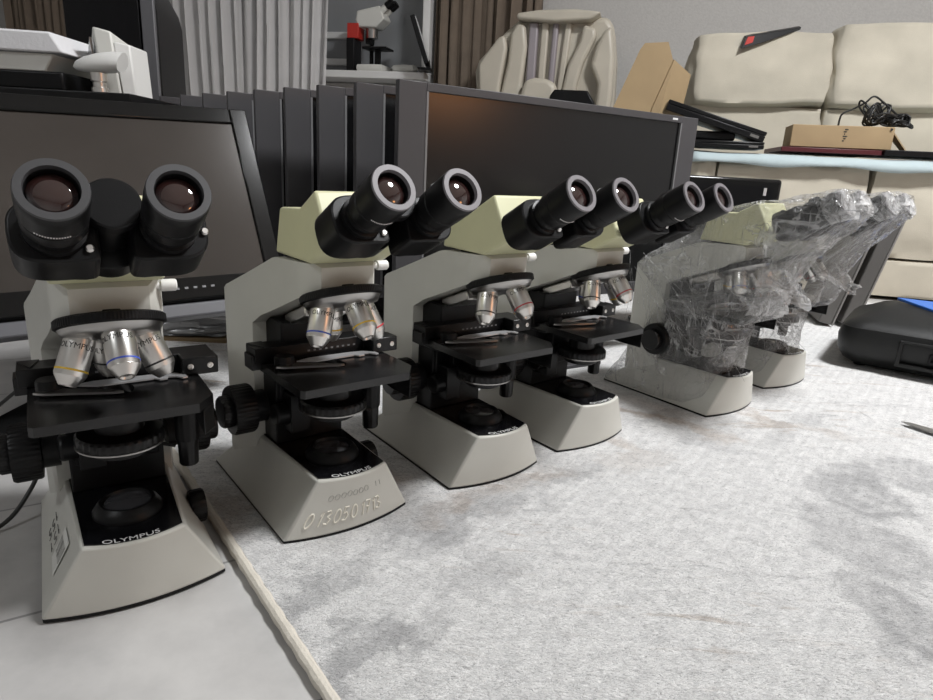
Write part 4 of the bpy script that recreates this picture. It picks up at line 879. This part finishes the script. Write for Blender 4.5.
bm = nb(); m6 = Matrix(((KX.x, KY.x, 0, KC.x), (KX.y, KY.y, 0, KC.y), (0, 0, 1, 0), (0, 0, 0, 1)))
box(bm, .115, .40, -.004, .01, .022, .030, m6); box(bm, .115, .40, -.004, .01, .070, .076, m6); box(bm, .112, .120, -.004, .01, .022, .076, m6); ploc(obj('recess_rim', bm, M['caseplastic'], bevel=.002), t)
for x in (.165, .235):
    bm = nb(); box(bm, x, x + .022, -.005, .004, .052, .057, m6); box(bm, x, x + .022, -.005, .004, .038, .043, m6); box(bm, x, x + .004, -.005, .004, .038, .057, m6); box(bm, x + .018, x + .022, -.005, .004, .038, .057, m6); ploc(obj('latch', bm, M['black'], bevel=.001), t)
for x in (.05, .45):
    bm = nb(); lathe(bm, [(.012, 0), (.012, .008)], Matrix.Translation(kc(x, .06, 0)), 16); ploc(obj('rubber_foot', bm, M['black']), t)
bm = nb(); q = [kc(.215, .070, .1145), kc(.55, .055, .1115), kc(.55, .21, .1330), kc(.085, .175, .1310)]; loft(bm, [q, [p + Vector((0, 0, .006)) for p in q]]); tag(obj('blue_folder', bm, M['bluefolder'], bevel=.001), 'bright blue folder lying on top of the black carrying case', 'folder')
bm = nb(); kp = Vector((.704, .963, .004)); kd = Vector((.60, -.80, 0)); kn_ = Vector((.8, .6, 0))
blade = [(0, 0), (.012, .008), (.05, .011), (.16, .012), (.16, -.010), (.05, -.011), (.015, -.006)]
loft(bm, [[kp + kd * x + kn_ * y for x, y in blade], [kp + kd * x + kn_ * y * .9 + Vector((0, 0, .002)) for x, y in blade]]); tag(obj('knife_blade', bm, M['steel_blade'], smooth=0), 'thin grey metal blade with a rounded point on the rug at the right edge', 'tool')  # knife blade lying on the rug

# two grey panels leaning and a black panel near the sofa front
for i, (x, y, lb) in enumerate(((.965, 1.70, 'grey slim display leaning to the right, left one of the pair before the sofa'), (1.025, 1.70, 'grey slim display leaning to the right, the one closer to the black case'))):
    mx = Matrix.Translation((x, y, .002)) @ Matrix.Rotation(math.radians(-14), 4, 'Z') @ Matrix.Rotation(math.radians(12), 4, 'Y')
    t = empty('slim_display', (x, y, 0)); tag(t, lb, 'display', 'leaning grey displays'); bpy.context.view_layer.update()
    bm = nb(); box(bm, -.017, .017, -.01, .24, .007, .33, mx); ploc(obj('panel_body', bm, M['slab'], bevel=.003), t)
    bm = nb(); box(bm, .0165, .0215, -.012, .242, .007, .33, mx); ploc(obj('edge_strip', bm, M['slab_edge'], bevel=.001), t)
t = empty('display', (.62, 1.60, 0)); tag(t, 'black display standing low behind the film-wrapped microscopes, before the sofa', 'monitor'); bpy.context.view_layer.update()
m7 = Matrix.Translation((.735, 1.585, 0)) @ Matrix.Rotation(math.radians(3), 4, 'Z')
bm = nb(); box(bm, -.42, 0, 0, .03, .10, .374, m7); ploc(obj('housing', bm, M['bezel'], bevel=.008, seg=3), t)
bm = nb(); box(bm, -.40, -.02, -.001, .01, .125, .355, m7); ploc(obj('screen', bm, M['gloss'], smooth=0), t)
bm = nb(); box(bm, -.045, -.038, -.003, .0, .335, .353, m7); ploc(obj('sticker', bm, M['clip'], smooth=0), t)
bm = nb(); box(bm, -.24, -.18, .01, .03, .01, .12, m7); box(bm, -.31, -.11, -.04, .08, .001, .012, m7); ploc(obj('stand', bm, M['bezel'], bevel=.002), t)

# ------------------------------------------------------------------ lights
def area(name, loc, aim, size, power, color, sy=None):
    l = bpy.data.lights.new(name, 'AREA'); l.energy = power; l.color = color; l.size = size
    if sy: l.shape = 'RECTANGLE'; l.size_y = sy
    else: l.shape = 'DISK'
    o = bpy.data.objects.new(name, l); COL.objects.link(o); o.location = loc; d = Vector(aim) - Vector(loc); o.rotation_euler = d.to_track_quat('-Z', 'Y').to_euler(); return o
area('ceiling_light', (1.55, .75, 2.55), (1.4, .75, 0), .55, 100, (.98, .99, 1))
area('rear_light', (-1.6, -1.3, 2.55), (-1.4, -1.0, 0),   .5, 17, (.95, .98, 1))  # weaker unseen light, high behind the camera on the left
area('warm_lamp', (3.3, -.75, 1.05), (.3, 1.2, .4), .55, 5.5, (1, .42, .15), .55)
w = bpy.data.worlds.new('room_air'); scene.world = w; w.use_nodes = True; w.node_tree.nodes['Background'].inputs[0].default_value = (.5, .6, .75, 1); w.node_tree.nodes['Background'].inputs[1].default_value = .05

# ------------------------------------------------------------------ camera
f, pitch, roll, h = 635.81, math.radians(15.7956), math.radians(3.1425), .35709
cam = bpy.data.cameras.new('camera'); cam.sensor_fit = 'HORIZONTAL'; cam.sensor_width = 36; cam.lens = f / 933 * 36; cam.clip_start = .01
co = bpy.data.objects.new('camera', cam); COL.objects.link(co)
fw = Vector((0, math.cos(pitch), -math.sin(pitch))); rt = Vector((1, 0, 0)); u0 = rt.cross(fw)
r2 = rt * math.cos(roll) + u0 * math.sin(roll); u2 = -rt * math.sin(roll) + u0 * math.cos(roll)
co.matrix_world = Matrix(((r2.x, u2.x, -fw.x, 0), (r2.y, u2.y, -fw.y, 0), (r2.z, u2.z, -fw.z, h), (0, 0, 0, 1)))
scene.camera = co
scene.view_settings.view_transform = 'Standard'; scene.view_settings.look = 'None'; scene.view_settings.exposure = 0.22; scene.view_settings.gamma = 1.0; scene.view_settings.use_curve_mapping = False
scene.cycles.transparent_max_bounces = 24; scene.cycles.max_bounces = 8
